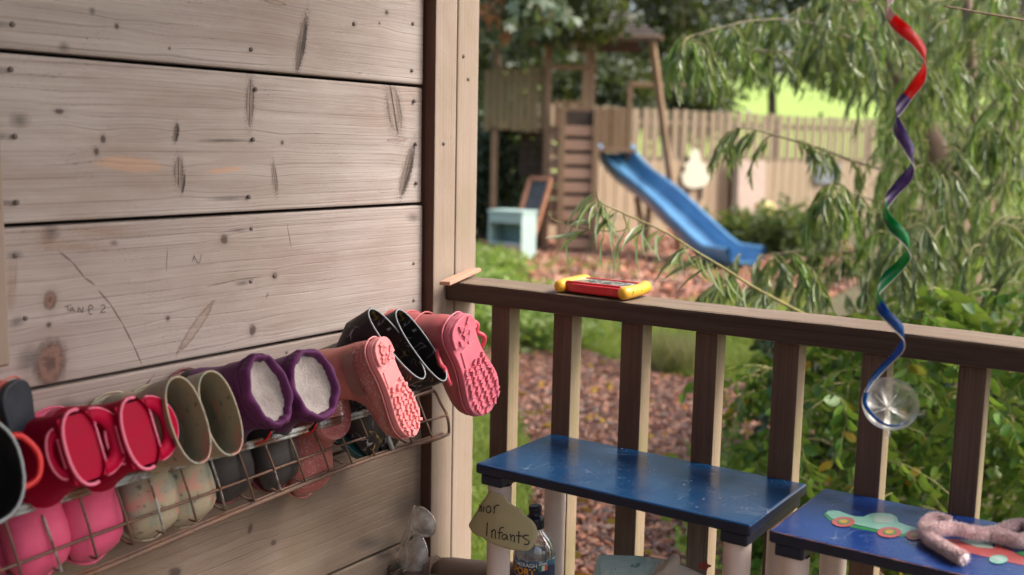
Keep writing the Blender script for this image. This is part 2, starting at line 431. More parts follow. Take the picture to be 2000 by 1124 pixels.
# ------------------------------------------------------------------ porch structure
def kn(p1, p2, wpx, typ):
    a = on(*p1, 'x', 0.0); b = on(*p2, 'x', 0.0); m = (a + b) / 2
    dy, dz = b[1] - a[1], b[2] - a[2]
    sc = np.linalg.norm(m - CAM) / FPX * 1.15
    return (m[1], m[2], math.hypot(dy, dz) / 2, wpx * sc, math.atan2(dz, dy), typ)
def kr(p, r, typ, rx=None):
    rx = rx or r
    return kn((p[0] - rx, p[1]), (p[0] + rx, p[1]), r, typ)
def curve_knots(pts, w):
    return [kn(pts[i], pts[i + 1], w, 'scratch') for i in range(len(pts) - 1)]
KN = [
    [kn((598, 30), (578, 143), 10, 'spike'), kr((755, 25), 5, 'round', 4), kr((692, 47), 4, 'round'), kr((741, 46), 2.5, 'round'),
     kn((515, 0), (560, 10), 4, 'scrape'), kr((180, 22), 8, 'stain'), kr((125, 92), 9, 'stain', 14), kn((-40, 48), (22, 48), 6, 'stain'),
     kr((228, 52), 5, 'round'), kr((331, 95), 3, 'round')],
    [kn((491, 150), (488, 250), 9, 'pale'), kn((762, 162), (780, 268), 19, 'pale'), kn((810, 280), (782, 390), 13, 'spike'),
     kn((350, 305), (350, 365), 10, 'pale'), kn((362, 340), (356, 380), 4, 'spike'), kn((534, 318), (541, 380), 6, 'pale'),
     kn((347, 240), (343, 280), 6, 'spike'), kr((118, 218), 5, 'round', 11), kr((203, 272), 8, 'round', 6), kr((190, 297), 7, 'round', 6),
     kn((182, 315), (330, 328), 13, 'orange'), kn((400, 338), (480, 328), 5, 'orange'), kn((495, 274), (380, 276), 4, 'stain'),
     kn((490, 386), (400, 390), 5, 'stain'), kn((-40, 135), (22, 138), 7, 'stain'), kn((-40, 267), (30, 267), 7, 'stain'),
     kn((-10, 398), (40, 396), 5, 'stain'), kr((553, 279), 4, 'round'), kn((755, 275), (800, 272), 3, 'scrape'), kr((40, 235), 14, 'stain', 24)],
    [kr((97, 710), 36, 'red', 30), kn((30, 690), (80, 715), 26, 'stain'), kr((97, 587), 14, 'red', 12), kr((437, 468), 9, 'round', 8),
     kn((488, 449), (440, 452), 4, 'stain'), kr((536, 539), 6, 'round'), kn((490, 550), (455, 556), 5, 'stain'), kr((492, 645), 11, 'round', 8),
     kr((327, 622), 5, 'round'), kr((95, 635), 5, 'round', 6), kn((524, 570), (518, 584), 3, 'stain'), kn((417, 588), (345, 692), 9, 'scrape'), kr((806, 425), 9, 'stain', 16),
     kn((10, 500), (48, 498), 8, 'stain'), kn((12, 636), (52, 622), 10, 'stain'), kn((70, 455), (110, 470), 16, 'rust'), kr((200, 452), 12, 'rust', 75), kn((85, 470), (115, 440), 16, 'stain'), kr((140, 480), 10, 'rust', 90), kr((20, 560), 40, 'rust', 14), 
     kn((32, 505), (27, 575), 2.0, 'rust'), kr((222, 475), 6, 'stain', 10)]
    + curve_knots([(115, 492), (140, 512), (165, 543), (183, 556)], 1.5) + curve_knots([(192, 568), (215, 595), (238, 632), (260, 675), (276, 712)], 1.4)
    + curve_knots([(405, 560), (455, 548), (505, 541)], 0.8) + [kn((560, 440), (568, 485), 0.9, 'scratch'), kn((326, 485), (324, 530), 0.8, 'scratch')],
    [kr((560, 690), 3, 'round'), kn((268, 775), (300, 735), 2, 'scratch'), kr((130, 800), 22, 'stain', 30)],
    [kr((487, 1032), 10, 'round', 5), kr((533, 1060), 6, 'round'), kr((340, 1118), 10, 'round', 14), kr((715, 1060), 14, 'stain', 34), kr((790, 990), 30, 'stain', 40)],
    [kr((745, 1085), 8, 'stain', 20)],
]
PL = (0.475, 0.41, 0.38); PD = (0.19, 0.145, 0.125)
Zs = [1.262, 1.0335, 0.8105, 0.590, 0.3675, 0.1456, -0.08]
wall = thing('plank_wall', 'weathered grey-brown wall of wide horizontal boards beside the boots', 'wall', (0, 0, 0))
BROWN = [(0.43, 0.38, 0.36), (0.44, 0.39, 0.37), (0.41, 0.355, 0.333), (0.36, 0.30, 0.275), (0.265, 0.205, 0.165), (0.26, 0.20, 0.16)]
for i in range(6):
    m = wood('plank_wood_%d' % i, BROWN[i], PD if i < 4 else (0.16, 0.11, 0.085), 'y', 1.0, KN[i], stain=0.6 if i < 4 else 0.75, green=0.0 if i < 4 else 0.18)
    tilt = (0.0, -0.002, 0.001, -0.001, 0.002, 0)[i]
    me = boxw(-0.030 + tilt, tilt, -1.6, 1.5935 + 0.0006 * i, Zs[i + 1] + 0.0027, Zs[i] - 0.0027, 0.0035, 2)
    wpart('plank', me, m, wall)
mtop = wood('plank_wood_top', PL, PD, 'y', stain=0.35)
for z in (1.262, 1.485, 1.708, 1.93):
    wpart('plank', boxw(-0.030, 0.0, -1.6, 1.5935, z + 0.0035, z + 0.2195, 0.003), mtop, wall)
mdark = simple('dark_backing', (0.012, 0.01, 0.009), 0.9)
wpart('backing_sheet', boxw(-0.045, -0.034, -1.6, 1.66, -0.08, 2.16), mdark, wall)
# small crumb of wood caught in the gap near the corner
mpost = wood('post_wood', (0.325, 0.262, 0.222), (0.27, 0.19, 0.14), 'z', 0.7, green=0.25, stain=0.3, streak=0.45)
# nails
mnail = simple('nail_steel', (0.13, 0.105, 0.10), 0.6, metal=0.3)
nail_me = lathe([(0.0001, 0.0016), (0.0022, 0.0014), (0.0034, 0.0006), (0.0036, -0.002)], 12)
nail_me.transform(Matrix.Rotation(PI / 2, 4, 'Y'))
for p in [(807, 47), (805, 138), (810, 198), (813, 282), (814, 358), (808, 515), (808, 587), (491, 97), (500, 175), (495, 273), (487, 385), (491, 447), (490, 550),
          (25, 48), (22, 136), (30, 267), (33, 396), (30, 500), (50, 622), (692, 47), (536, 539)]:
    q = on(*p, 'x', 0.0015)
    o = link('nail', nail_me, mnail, wall); o.location = q
# graffiti on the third board
mink = simple('grey_ink', (0.07, 0.06, 0.055), 0.9)
def strokes(paths, fn, w, parent, mat, name='lettering'):
    """thin pen strokes: paths of 2-D points; fn turns one into (point, normal)"""
    vf = []
    for P in paths:
        Q = smoothpath(P, max(6, 5 * len(P))) if len(P) > 2 else np.array([np.array(P[0]) * (1 - t) + np.array(P[1]) * t for t in np.linspace(0, 1, 5)])
        pts = [fn(*q) for q in Q]; A = np.array([a for a, b in pts]); N = np.array([b for a, b in pts])
        T = np.gradient(A, axis=0); T /= np.linalg.norm(T, axis=1)[:, None] + 1e-9
        W = np.cross(N, T); W /= np.linalg.norm(W, axis=1)[:, None] + 1e-9
        V = []; F = []
        for k in range(len(A)):
            ww = w * (0.8 + 0.35 * random.random())
            V += [A[k] - W[k] * ww / 2, A[k] + W[k] * ww / 2]
            if k: F.append((2 * k - 2, 2 * k - 1, 2 * k + 1, 2 * k))
        vf.append((V, F))
    V, F = merge(vf)
    return wpart(name, newmesh(name, V, F), mat, parent)
def onwall(cx, cy):       # pixels of a 4.014x crop whose corner is (0, 500)
    return on(cx / 4.014, 500 + cy / 4.014, 'x', 0.0018), np.array([1.0, 0, 0])
strokes([[(505, 400), (560, 385)], [(530, 392), (535, 430)], [(545, 440), (565, 405), (585, 440)], [(550, 428), (580, 426)],
         [(612, 445), (618, 405), (645, 445), (652, 400)], [(700, 425), (730, 405), (705, 385), (695, 425), (705, 458), (725, 455)],
         [(785, 395), (815, 385), (820, 410), (790, 445), (828, 440)]], onwall, 0.0012, wall, mink, 'graffiti')
strokes([[(1510, 500), (1525, 450), (1530, 470), (1560, 510), (1580, 440)]], lambda x, y: onwall(x, y - 452), 0.0009, wall, mink, 'graffiti')
# vertical batten at the near end of the wall
a = on(11, 560, 'x', 0.02)
bat = thing('wall_batten', 'narrow upright wooden batten fixed to the near end of the plank wall', 'batten', (0.0, a[1] - 0.04, 0.63))
wpart('batten_board', boxw(0.0015, 0.022, a[1] - 0.075, a[1] + 0.002, 0.632, 2.1, 0.003), mpost, bat)

# corner posts
XF = 0.0266
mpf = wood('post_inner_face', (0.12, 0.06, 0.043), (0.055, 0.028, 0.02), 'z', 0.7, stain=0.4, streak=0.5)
for i, (y0, y1) in enumerate(((1.597, 1.6625), (1.6655, 1.733))):
    p = thing('corner_post', ('pale planed corner post nearest the plank wall boards', 'pale corner post with the garden just behind it')[i], 'post', (0, (y0 + y1) / 2, GZ))
    o = wpart('post_timber', boxw(-0.045, XF, y0, y1, GZ, 2.16, 0.003, 2), mpost, p)
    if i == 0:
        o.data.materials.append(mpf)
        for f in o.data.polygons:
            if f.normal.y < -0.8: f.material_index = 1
    if i == 0:
        for q in [(867, 281), (866, 700)]:
            o = link('nail', nail_me, mnail, p); o.location = Vector(on(*q, 'x', XF + 0.001)) - p.location
    else:
        for q in [(906, 110), (915, 155)]:
            o = link('nail', nail_me, mnail, p); o.location = Vector(on(*q, 'x', XF + 0.001)) - p.location
# rail and balusters
mrail = wood('rail_wood', (0.25, 0.19, 0.14), (0.09, 0.06, 0.045), 'x', 1.0, green=0.12, stain=0.65, streak=0.8, rough=0.7)
rail = thing('porch_railing', 'dark weathered porch handrail on square wooden balusters', 'railing', (0, 1.68, 0))
def rail_mesh():
    bm = bmesh.new(); bmesh.ops.create_cube(bm, size=1)
    for v in bm.verts: v.co = Vector(((XF + 0.0015 + 2.35) / 2 + v.co.x * (2.35 - XF - 0.0015), 1.6805 + v.co.y * 0.097, 0.6405 + v.co.z * 0.0375))
    bmesh.ops.bevel(bm, geom=bm.edges[:], offset=0.0045, segments=2, affect='EDGES', profile=0.5)
    bmesh.ops.subdivide_edges(bm, edges=[e for e in bm.edges if abs(e.verts[0].co.x - e.verts[1].co.x) > 1], cuts=60)
    for v in bm.verts:
        if v.co.z > 0.645: v.co.z += 0.0012 * math.sin(v.co.x * 9) + random.uniform(-0.0004, 0.0004)
        if v.co.y < 1.64: v.co.y += random.uniform(-0.0006, 0.0006)
    return bm_me(bm, 'rail')
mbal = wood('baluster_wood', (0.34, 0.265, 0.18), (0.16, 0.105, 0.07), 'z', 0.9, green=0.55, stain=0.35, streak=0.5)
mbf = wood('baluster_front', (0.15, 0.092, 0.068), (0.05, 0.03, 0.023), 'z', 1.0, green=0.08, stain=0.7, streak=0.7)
o = wpart('handrail', rail_mesh(), mrail, rail)
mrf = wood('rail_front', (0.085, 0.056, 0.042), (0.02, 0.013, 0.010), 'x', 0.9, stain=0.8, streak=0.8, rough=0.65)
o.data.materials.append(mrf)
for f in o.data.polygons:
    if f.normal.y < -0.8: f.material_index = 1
BX = [(-1.197, -1.154), (-1.055, -1.014), (-0.912, -0.868), (-0.768, -0.727), (-0.629, -0.586), (-0.486, -0.446), (-0.344, -0.305), (-0.2, -0.16), (-0.057, -0.016), (0.086, 0.128), (0.23, 0.271), (0.375, 0.416)]
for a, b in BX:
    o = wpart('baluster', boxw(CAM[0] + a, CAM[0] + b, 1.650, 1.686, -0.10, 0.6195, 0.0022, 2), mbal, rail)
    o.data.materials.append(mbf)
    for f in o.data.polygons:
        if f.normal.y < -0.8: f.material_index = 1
wpart('bottom_rail', boxw(XF + 0.002, 2.35, 1.687, 1.722, -0.06, 0.03, 0.003), mrail, rail)
for x in (2.38,):
    p = thing('corner_post', 'far right porch post at the end of the railing', 'post', (x, 1.68, GZ))
    wpart('post_timber', boxw(x - 0.028, x + 0.05, 1.63, 1.73, GZ, 2.16, 0.003), mpost, p)
# deck, roof and the hut behind
deck = thing('deck_floor', 'porch deck of timber boards', None, (0, 0, 0), kind='structure')
mdeck = wood('deck_wood', (0.2, 0.15, 0.115), (0.08, 0.055, 0.04), 'x', 1.0, green=0.2, stain=0.6)
for k in range(27):
    y = -1.6 + 0.125 * k
    wpart('plank', boxw(0.004, 2.42, y, y + 0.119, -0.03, 0.0, 0.003), mdeck, deck)
hut = thing('hut_back_wall', 'dark timber hut wall closing the porch behind the viewer', 'wall', (0, -1.6, 0))
mhut = wood('hut_wood', (0.34, 0.27, 0.22), (0.15, 0.11, 0.085), 'x', 1.0, stain=0.5)
for k in range(10):
    wpart('plank', boxw(-0.03, 2.5, -1.64, -1.61, 0.002 + 0.22 * k, 0.216 + 0.22 * k, 0.003), mhut, hut)
roof = thing('porch_roof', 'boarded timber roof over the porch', 'roof', (0, 0, 2.2))
mroof = wood('roof_wood', (0.2, 0.15, 0.12), (0.09, 0.06, 0.045), 'y', 1.0, stain=0.5)
for k in range(12):
    x = -0.25 + 0.22 * k
    wpart('plank', boxw(x, x + 0.214, -1.8, 1.95, 2.165, 2.19, 0.003), mroof, roof)
# ------------------------------------------------------------------ wire basket on the wall
def rustwire(name, grey):
    nt = NT(name); v = nt.coord(); n = nt.noise(v, 28, 5, 0.65); n2 = nt.noise(v, 160, 3)
    c = nt.ramp(n, [(0.46, grey), (0.58, (0.16, 0.09, 0.06)), (0.68, (0.13, 0.05, 0.025))])
    c = nt.mix(nt.maprange(n2, 0.6, 0.7), c, (0.05, 0.025, 0.018))
    nt.base(c); nt.p(Roughness=0.65, Metallic=0.15); nt.bump(nt.noise(v, 260, 3), 0.0009, 0.8); return nt.m
mwg = rustwire('greyed_wire', (0.36, 0.40, 0.41)); mwr = rustwire('rusty_wire', (0.13, 0.08, 0.06))
bk = thing('wire_basket', 'long rusty wire basket on the wall holding the boots', 'basket', (0, 1.0, 0.36))
BXP = 0.12
def bp(px, py, x=BXP): return on(px, py, 'x', x)
def topz(y): return 0.476
wpart('top_bar', tube([(BXP, y, 0.4775) for y in np.linspace(0.45, 1.325, 14)] + [(BXP, 1.336, 0.4735), (BXP, 1.3405, 0.466), tuple(bp(766, 878))], 0.0042, 8), mwg, bk)
wpart('top_bar', tube([(BXP + 0.001, y, 0.4715 + 0.0006 * math.sin(9 * y)) for y in np.linspace(0.45, 1.325, 14)], 0.0028, 6), mwg, bk)
midp = [bp(-30, 1125), bp(40, 1100), bp(215, 1034), bp(500, 930), bp(690, 862), bp(872, 812)]
wpart('middle_wire', tube(smoothpath(midp, 24), 0.0021, 6), mwr, bk)
botp = [bp(-60, 1215), bp(110, 1143), bp(200, 1112), bp(500, 985), bp(700, 905), bp(868, 851)]
wpart('bottom_bar', tube(smoothpath(botp, 24), 0.0038, 8), mwr, bk)
wpart('bottom_bar', tube(smoothpath([p + np.array([-0.006, 0.002, 0.003]) for p in botp], 24), 0.002, 6), mwr, bk)
ups = [((-40, 1008), (2, 1150)), ((6, 1000), (46, 1140)), ((76, 990), (120, 1116)), ((154, 971), (190, 1092)), ((224, 951), (260, 1064)), ((289, 931), (321, 1042)), ((351, 913), (384, 1019)), ((410, 894), (441, 997)),
       ((464, 878), (497, 979)), ((516, 861), (549, 961)), ((564, 846), (597, 943)), ((612, 831), (645, 925)), ((655, 819), (690, 912)), ((700, 808), (733, 896))]
for a, b in ups:
    A = bp(*a); A[2] = 0.474; B = bp(*b)
    wpart('upright_wire', tube([A, A * 0.5 + B * 0.5 + np.array([0.002, 0, 0]), B, B + np.array([-0.012, 0, -0.001])], 0.0019, 6), mwr if random.random() < 0.6 else mwg, bk)
    wpart('floor_wire', tube([B + np.array([-0.01, 0, -0.001]), np.array([0.012, B[1] + 0.01, B[2] + 0.006])], 0.0018, 6), mwr, bk)
C0 = bp(873, 812); C1 = bp(877, 843); C2 = on(848, 764, 'x', 0.035)
wpart('end_frame', tube(smoothpath([on(790, 782, 'x', 0.035), on(835, 766, 'x', 0.035), C2, C2 * 0.5 + C0 * 0.5, C0, C1, bp(870, 851), bp(840, 863)], 30), 0.0028, 7), mwr, bk)
wpart('back_bar', tube([(0.012, 0.45, 0.452), (0.012, 1.4, 0.447), (0.03, 1.56, 0.445), tuple(C2)], 0.0028, 7), mwr, bk)
wpart('upright_wire', tube([on(814, 774, 'x', 0.035), bp(845, 857)], 0.0019, 6), mwr, bk)
wpart('upright_wire', tube([bp(797, 838), bp(806, 872)], 0.0019, 6), mwr, bk)
wpart('floor_wire', tube([bp(806, 872), (0.012, 1.47, 0.39)], 0.0018, 6), mwr, bk)

# ------------------------------------------------------------------ boots
def rubber(name, c, rough=0.42, var=0.12, sss=0.0, spec=0.5, mud=0.30):
    nt = NT(name); v = nt.coord(); n = nt.noise(v, 22, 5); d = nt.noise(v, 140, 3)
    lo = tuple(x * (1 - var) for x in c); hi = tuple(min(1, x * (1 + var)) for x in c)
    c2 = nt.ramp(n, [(0.3, lo), (0.7, hi)])
    c2 = nt.mix(nt.math('MULTIPLY', nt.maprange(d, 0.62, 0.75), 0.12), c2, tuple(0.5 * x + 0.04 for x in c))
    dirt = nt.math('MULTIPLY', nt.maprange(nt.noise(v, 17, 7, 0.72), 0.53, 0.72), mud)
    c2 = nt.mix(dirt, c2, tuple(0.55 * x + 0.45 * y for x, y in zip(c, (0.20, 0.16, 0.13))))
    nt.base(c2); nt.p(Roughness=nt.maprange(n, 0.3, 0.7, rough - 0.06, rough + 0.15), Specular_IOR_Level=spec)
    if sss: nt.p(Subsurface_Weight=sss, Subsurface_Scale=0.006)
    nt.bump(nt.noise(v, 90, 2), 0.0006, 0.3); return nt.m
m_pink = rubber('pink_rubber', (0.62, 0.085, 0.19)); m_crim = rubber('crimson_rubber', (0.33, 0.0, 0.026), 0.55, spec=0.12, mud=0.04)
m_pinkrim = rubber('light_pink_rubber', (0.72, 0.16, 0.26)); m_red = rubber('red_rubber', (0.55, 0.01, 0.012))
m_black = rubber('black_rubber', (0.012, 0.014, 0.017), 0.45); m_silver = rubber('silver_trim', (0.25, 0.28, 0.3), 0.35)
m_grey = rubber('charcoal_rubber', (0.035, 0.032, 0.033), 0.5); m_maroon = rubber('maroon_rubber', (0.13, 0.025, 0.03)); m_teal = rubber('teal_rubber', (0.02, 0.085, 0.085))
m_sal = rubber('salmon_rubber', (0.50, 0.17, 0.14), 0.38); m_solepink = rubber('coral_pink_sole', (0.78, 0.27, 0.28), 0.45, sss=0.15); m_band = rubber('brown_band', (0.26, 0.12, 0.1), 0.4)
m_rose = rubber('rose_rubber', (0.42, 0.10, 0.11), 0.38); m_gel = rubber('translucent_pink_sole', (0.60, 0.16, 0.22), 0.35, sss=0.35); m_rosered = rubber('red_pink_rubber', (0.55, 0.07, 0.10), 0.35)
m_brown = rubber('brown_rubber', (0.14, 0.095, 0.075), 0.5); m_navy = rubber('navy_rubber', (0.018, 0.024, 0.035), 0.5); m_coral = rubber('coral_rubber', (0.45, 0.1, 0.075), 0.5)
def camo():
    nt = NT('beige_camo_rubber'); v = nt.coord(); n = nt.noise(v, 22, 3, 0.5, 0.6); n2 = nt.noise(nt.mapping(v, loc=(5, 3, 1)), 26, 3, 0.5, 0.6); n3 = nt.noise(v, 75, 3)
    c = nt.mix(nt.maprange(n, 0.52, 0.57), (0.36, 0.31, 0.22), (0.28, 0.29, 0.23))
    c = nt.mix(nt.math('MULTIPLY', nt.maprange(n2, 0.58, 0.63), 0.6), c, (0.55, 0.22, 0.19))
    c = nt.mix(nt.math('MULTIPLY', nt.maprange(n3, 0.63, 0.68), 0.7), c, (0.08, 0.07, 0.06))
    nt.base(c); nt.p(Roughness=0.45); return nt.m
m_camo = camo()
def glitter(name, base):
    nt = NT(name); v = nt.coord(); vo = nt.new('ShaderNodeTexVoronoi'); nt.set(vo.inputs['Vector'], v); vo.inputs['Scale'].default_value = 420
    s = nt.math('MULTIPLY', nt.math('LESS_THAN', vo.outputs['Distance'], 0.4), nt.math('GREATER_THAN', sep(nt, vo.outputs['Color'])[0], 0.72))
    nt.base(nt.mix(s, base, (0.85, 0.65, 0.62))); nt.p(Roughness=nt.math('SUBTRACT', 0.36, nt.math('MULTIPLY', s, 0.2)), Metallic=nt.math('MULTIPLY', s, 0.4))
    nm = nt.new('ShaderNodeBump'); nm.inputs['Distance'].default_value = 0.0006; nt.set(nm.inputs['Height'], sep(nt, vo.outputs['Color'])[1]); nt.l.new(nm.outputs[0], nt.b.inputs['Normal']); return nt.m
m_glit = glitter('salmon_glitter', (0.40, 0.12, 0.11))
def doodle():
    nt = NT('black_rubber_with_chalk_drawings'); v = nt.coord(); n = nt.noise(v, 30, 1.5, 0.5, 0.8); n2 = nt.noise(nt.mapping(v, loc=(3, 1, 7)), 24, 2, 0.5, 1.0); m = nt.noise(nt.mapping(v, loc=(1, 9, 2)), 32, 1)
    l = nt.math('LESS_THAN', nt.math('ABSOLUTE', nt.math('SUBTRACT', n, 0.53)), 0.012); l2 = nt.math('LESS_THAN', nt.math('ABSOLUTE', nt.math('SUBTRACT', n2, 0.5)), 0.010)
    l = nt.math('MULTIPLY', l, nt.maprange(m, 0.48, 0.56)); l2 = nt.math('MULTIPLY', l2, nt.maprange(m, 0.38, 0.46, 1, 0))
    c = nt.mix(nt.math('MULTIPLY', l, 0.8), (0.011, 0.010, 0.012), (0.30, 0.30, 0.33)); c = nt.mix(nt.math('MULTIPLY', l2, 0.7), c, (0.3, 0.2, 0.05))
    nt.base(c); nt.p(Roughness=0.42); return nt.m
m_doodle = doodle()
def cloth(name, c):
    nt = NT(name); v = nt.coord(); n = nt.noise(v, 14, 4); w = nt.noise(v, 600, 2)
    nt.base(nt.ramp(n, [(0.3, tuple(x * 0.75 for x in c)), (0.7, tuple(x * 1.2 for x in c))])); nt.p(Roughness=0.75, Sheen_Weight=0.04, Sheen_Roughness=0.4)
    nt.bump(nt.math('ADD', nt.math('MULTIPLY', w, 0.3), nt.noise(v, 60, 3)), 0.0014, 0.8); return nt.m
m_purple = cloth('purple_nylon', (0.085, 0.006, 0.075))
def fleece():
    nt = NT('white_fleece'); v = nt.coord(); n = nt.noise(v, 30, 5, 0.6); nt.base(nt.ramp(n, [(0.3, (0.27, 0.235, 0.225)), (0.7, (0.46, 0.41, 0.39))])); nt.p(Roughness=0.95, Sheen_Weight=0.5)
    nt.bump(nt.noise(v, 240, 4, 0.7), 0.003, 0.9); return nt.m
m_fleece = fleece()

SEG = 28
def ring(fr, bk_, w, e=2.3, seg=SEG, scale=1.0):
    f = np.array([0, fr[0], fr[1]]); b = np.array([0, bk_[0], bk_[1]]); c = (f + b) / 2; a = (f - b) / 2 * scale; w = w * scale
    out = []
    for k in range(seg):
        t = 2 * PI * k / seg; ct, st = math.cos(t), math.sin(t)
        out.append(c + a * math.copysign(abs(ct) ** (2 / e), ct) + np.array([w, 0, 0]) * math.copysign(abs(st) ** (2 / e), st))
    return out
def loft(rings, cap0=False, cap1=True, smooth=True):
    n = len(rings[0]); V = [v for r in rings for v in r]; F = []
    for i in range(len(rings) - 1):
        for k in range(n):
            F.append((i * n + k, i * n + (k + 1) % n, (i + 1) * n + (k + 1) % n, (i + 1) * n + k))
    if cap0: F.append(tuple(range(n))[::-1])
    if cap1: F.append(tuple((len(rings) - 1) * n + k for k in range(n)))
    return newmesh('loft', V, F, smooth)
SOLE = [(-0.060, 0.0), (-0.056, 0.019), (-0.043, 0.031), (-0.02, 0.034), (0.015, 0.031), (0.05, 0.034), (0.085, 0.042), (0.112, 0.043), (0.135, 0.034), (0.149, 0.017), (0.154, 0.0)]
def sole_outline(k=1.0, n=40):
    P = smoothpath(SOLE, n); up = [(p[1] * k, p[0]) for p in P]; dn = [(-p[1] * k, p[0]) for p in P[::-1][1:-1]]
    return up + dn
def halfw(y):
    for i in range(len(SOLE) - 1):
        if SOLE[i][0] <= y <= SOLE[i + 1][0]:
            t = (y - SOLE[i][0]) / (SOLE[i + 1][0] - SOLE[i][0]); return SOLE[i][1] * (1 - t) + SOLE[i + 1][1] * t
    return 0
def place(o, T, U, pos, scale=1.0):
    T = Vector(T).normalized(); U = Vector(U); U = (U - T * U.dot(T)).normalized(); X = T.cross(U)
    o.matrix_world = basis(X, T, U, pos) @ Matrix.Scale(scale, 4)
def boot(label, group, H, sd, sw, mu, msole, mlin=None, mrim=None, rim_r=0.0018, closed=False, name='wellington_boot', handles=None, treads=None, band=None, mfoot=None, fw=1.0, arc=False):
    r = thing(name, label, 'boot', group=group)
    prof = [((sd, H), (-sd, H), sw), ((sd * 0.99, H * 0.88), (-sd * 0.99, H * 0.88), sw * 0.99), ((sd * 0.97, H * 0.72), (-sd * 0.98, H * 0.72), sw * 0.98)]
    low = [((0.055, 0.108), (-0.050, 0.094), 0.0405), ((0.058, 0.096), (-0.053, 0.07), 0.039), ((0.063, 0.086), (-0.057, 0.045), 0.0375), ((0.071, 0.077), (-0.058, 0.02), 0.0365), ((0.079, 0.071), (-0.046, 0.003), 0.036),
           ((0.089, 0.066), (0.01, 0.003), 0.037), ((0.1, 0.062), (0.055, 0.003), 0.04), ((0.115, 0.056), (0.092, 0.003), 0.042), ((0.130, 0.047), (0.122, 0.003), 0.040), ((0.140, 0.037), (0.139, 0.003), 0.034), ((0.1465, 0.026), (0.147, 0.004), 0.024), ((0.149, 0.018), (0.150, 0.008), 0.012)]
    low = [(a, b, c * fw) for a, b, c in low]
    if H < 0.15: prof = [((sd, H), (-sd, H), sw)] + ([((0.056, 0.12), (-0.05, 0.115), 0.042)] if H > 0.13 else [])
    nlow = len(prof)
    rings = [ring(*p) for p in prof + low]
    if mfoot:
        link('shaft', loft(rings[:nlow + 3], closed, False), mu, r); link('foot', loft(rings[nlow + 2:], False, True), mfoot, r)
    else:
        link('upper', loft(rings, closed, True), mu, r)
    if not closed:
        inner = [ring(*p, scale=0.945) for p in prof + low[:4]]
        mi = loft(inner, False, True); mi.flip_normals(); link('lining', mi, mlin or mu, r)
        R0 = ring(*prof[0], scale=0.975)
        if arc: R0 = [R0[k % SEG] for k in range(-1, SEG // 2 + 2)]
        link('rim', tube(R0, rim_r, 6, closed=not arc), mrim or mu, r)
    s = prism(sole_outline(1.04 * fw), 0.013, 0.002); s.transform(Matrix.Translation((0, 0, -0.008)))
    link('sole', s, msole, r)
    # seam ridge round the foot
    link('welt', tube([(x * 1.05 * fw, y * 1.01 if y > 0 else y * 1.03, 0.0075) for x, y in sole_outline(1.0, 24)], 0.0017, 6, closed=True), msole, r)
    if band:
        zb, mb = band
        rg = [ring((sd * 1.03, z), (-sd * 1.03, z), sw * 1.03) for z in (zb - 0.012, zb + 0.012)]
        link('band', loft(rg, False, False), mb, r)
    if treads: treads(r, msole, fw)
    return r
def chevrons(r, m, fw):
    vf = []
    y = 0.04
    def wedge(cx, cy, a, l, w, h):
        me = prism([(-l, -w), (l, -w * 0.6), (l * 0.8, w), (-l * 0.7, w * 0.8)], h)
        return me_vf(me, Matrix.Translation((cx, cy, -0.0078)) @ Matrix.Rotation(a, 4, 'Z') @ Matrix.Rotation(PI, 4, 'X'))
    while y < 0.135:
        hw = halfw(y) * fw; k = 0
        n = 5 if hw > 0.03 else 3
        for i in range(n):
            cx = (-1 + 2 * (i + 0.5) / n) * hw * 0.97
            vf.append(wedge(cx, y + (i % 2) * 0.005 + random.uniform(-0.002, 0.002), random.choice((0.7, -0.7)) + random.uniform(-0.3, 0.3), 0.0062, 0.0033, 0.0055 + random.uniform(-0.0012, 0.001)))
        y += 0.0105
    V, F = merge(vf); link('tread', newmesh('tread', V, F), m, r, kind='stuff')
    hb = [(x, y) for x, y in sole_outline(1.0 * fw, 30) if y < -0.008]
    hb = sorted(hb, key=lambda p: math.atan2(p[0], p[1] + 0.03))
    h = prism(hb, 0.007, 0.0015); h.transform(Matrix.Translation((0, 0, -0.0085)) @ Matrix.Rotation(PI, 4, 'Y')); link('heel_block', h, m, r)
    vf = []
    for i in range(12):
        cx = random.uniform(-0.02, 0.02); cy = random.uniform(-0.05, -0.012)
        me = prism([(-0.006, -0.004), (0.007, -0.003), (0.005, 0.004), (-0.004, 0.005)], 0.0042)
        vf.append(me_vf(me, Matrix.Translation((cx, cy, -0.0153)) @ Matrix.Rotation(random.uniform(0, 3), 4, 'Z') @ Matrix.Rotation(PI, 4, 'X')))
    V, F = merge(vf); link('heel_tread', newmesh('heel_tread', V, F), m, r, kind='stuff')
    wa = prism([(-0.022, 0.0), (0.022, 0.0), (0.026, 0.034), (-0.026, 0.034)], 0.003, 0.001); wa.transform(Matrix.Translation((0, 0, -0.0075)) @ Matrix.Rotation(PI, 4, 'Y')); link('arch_plate', wa, m, r)
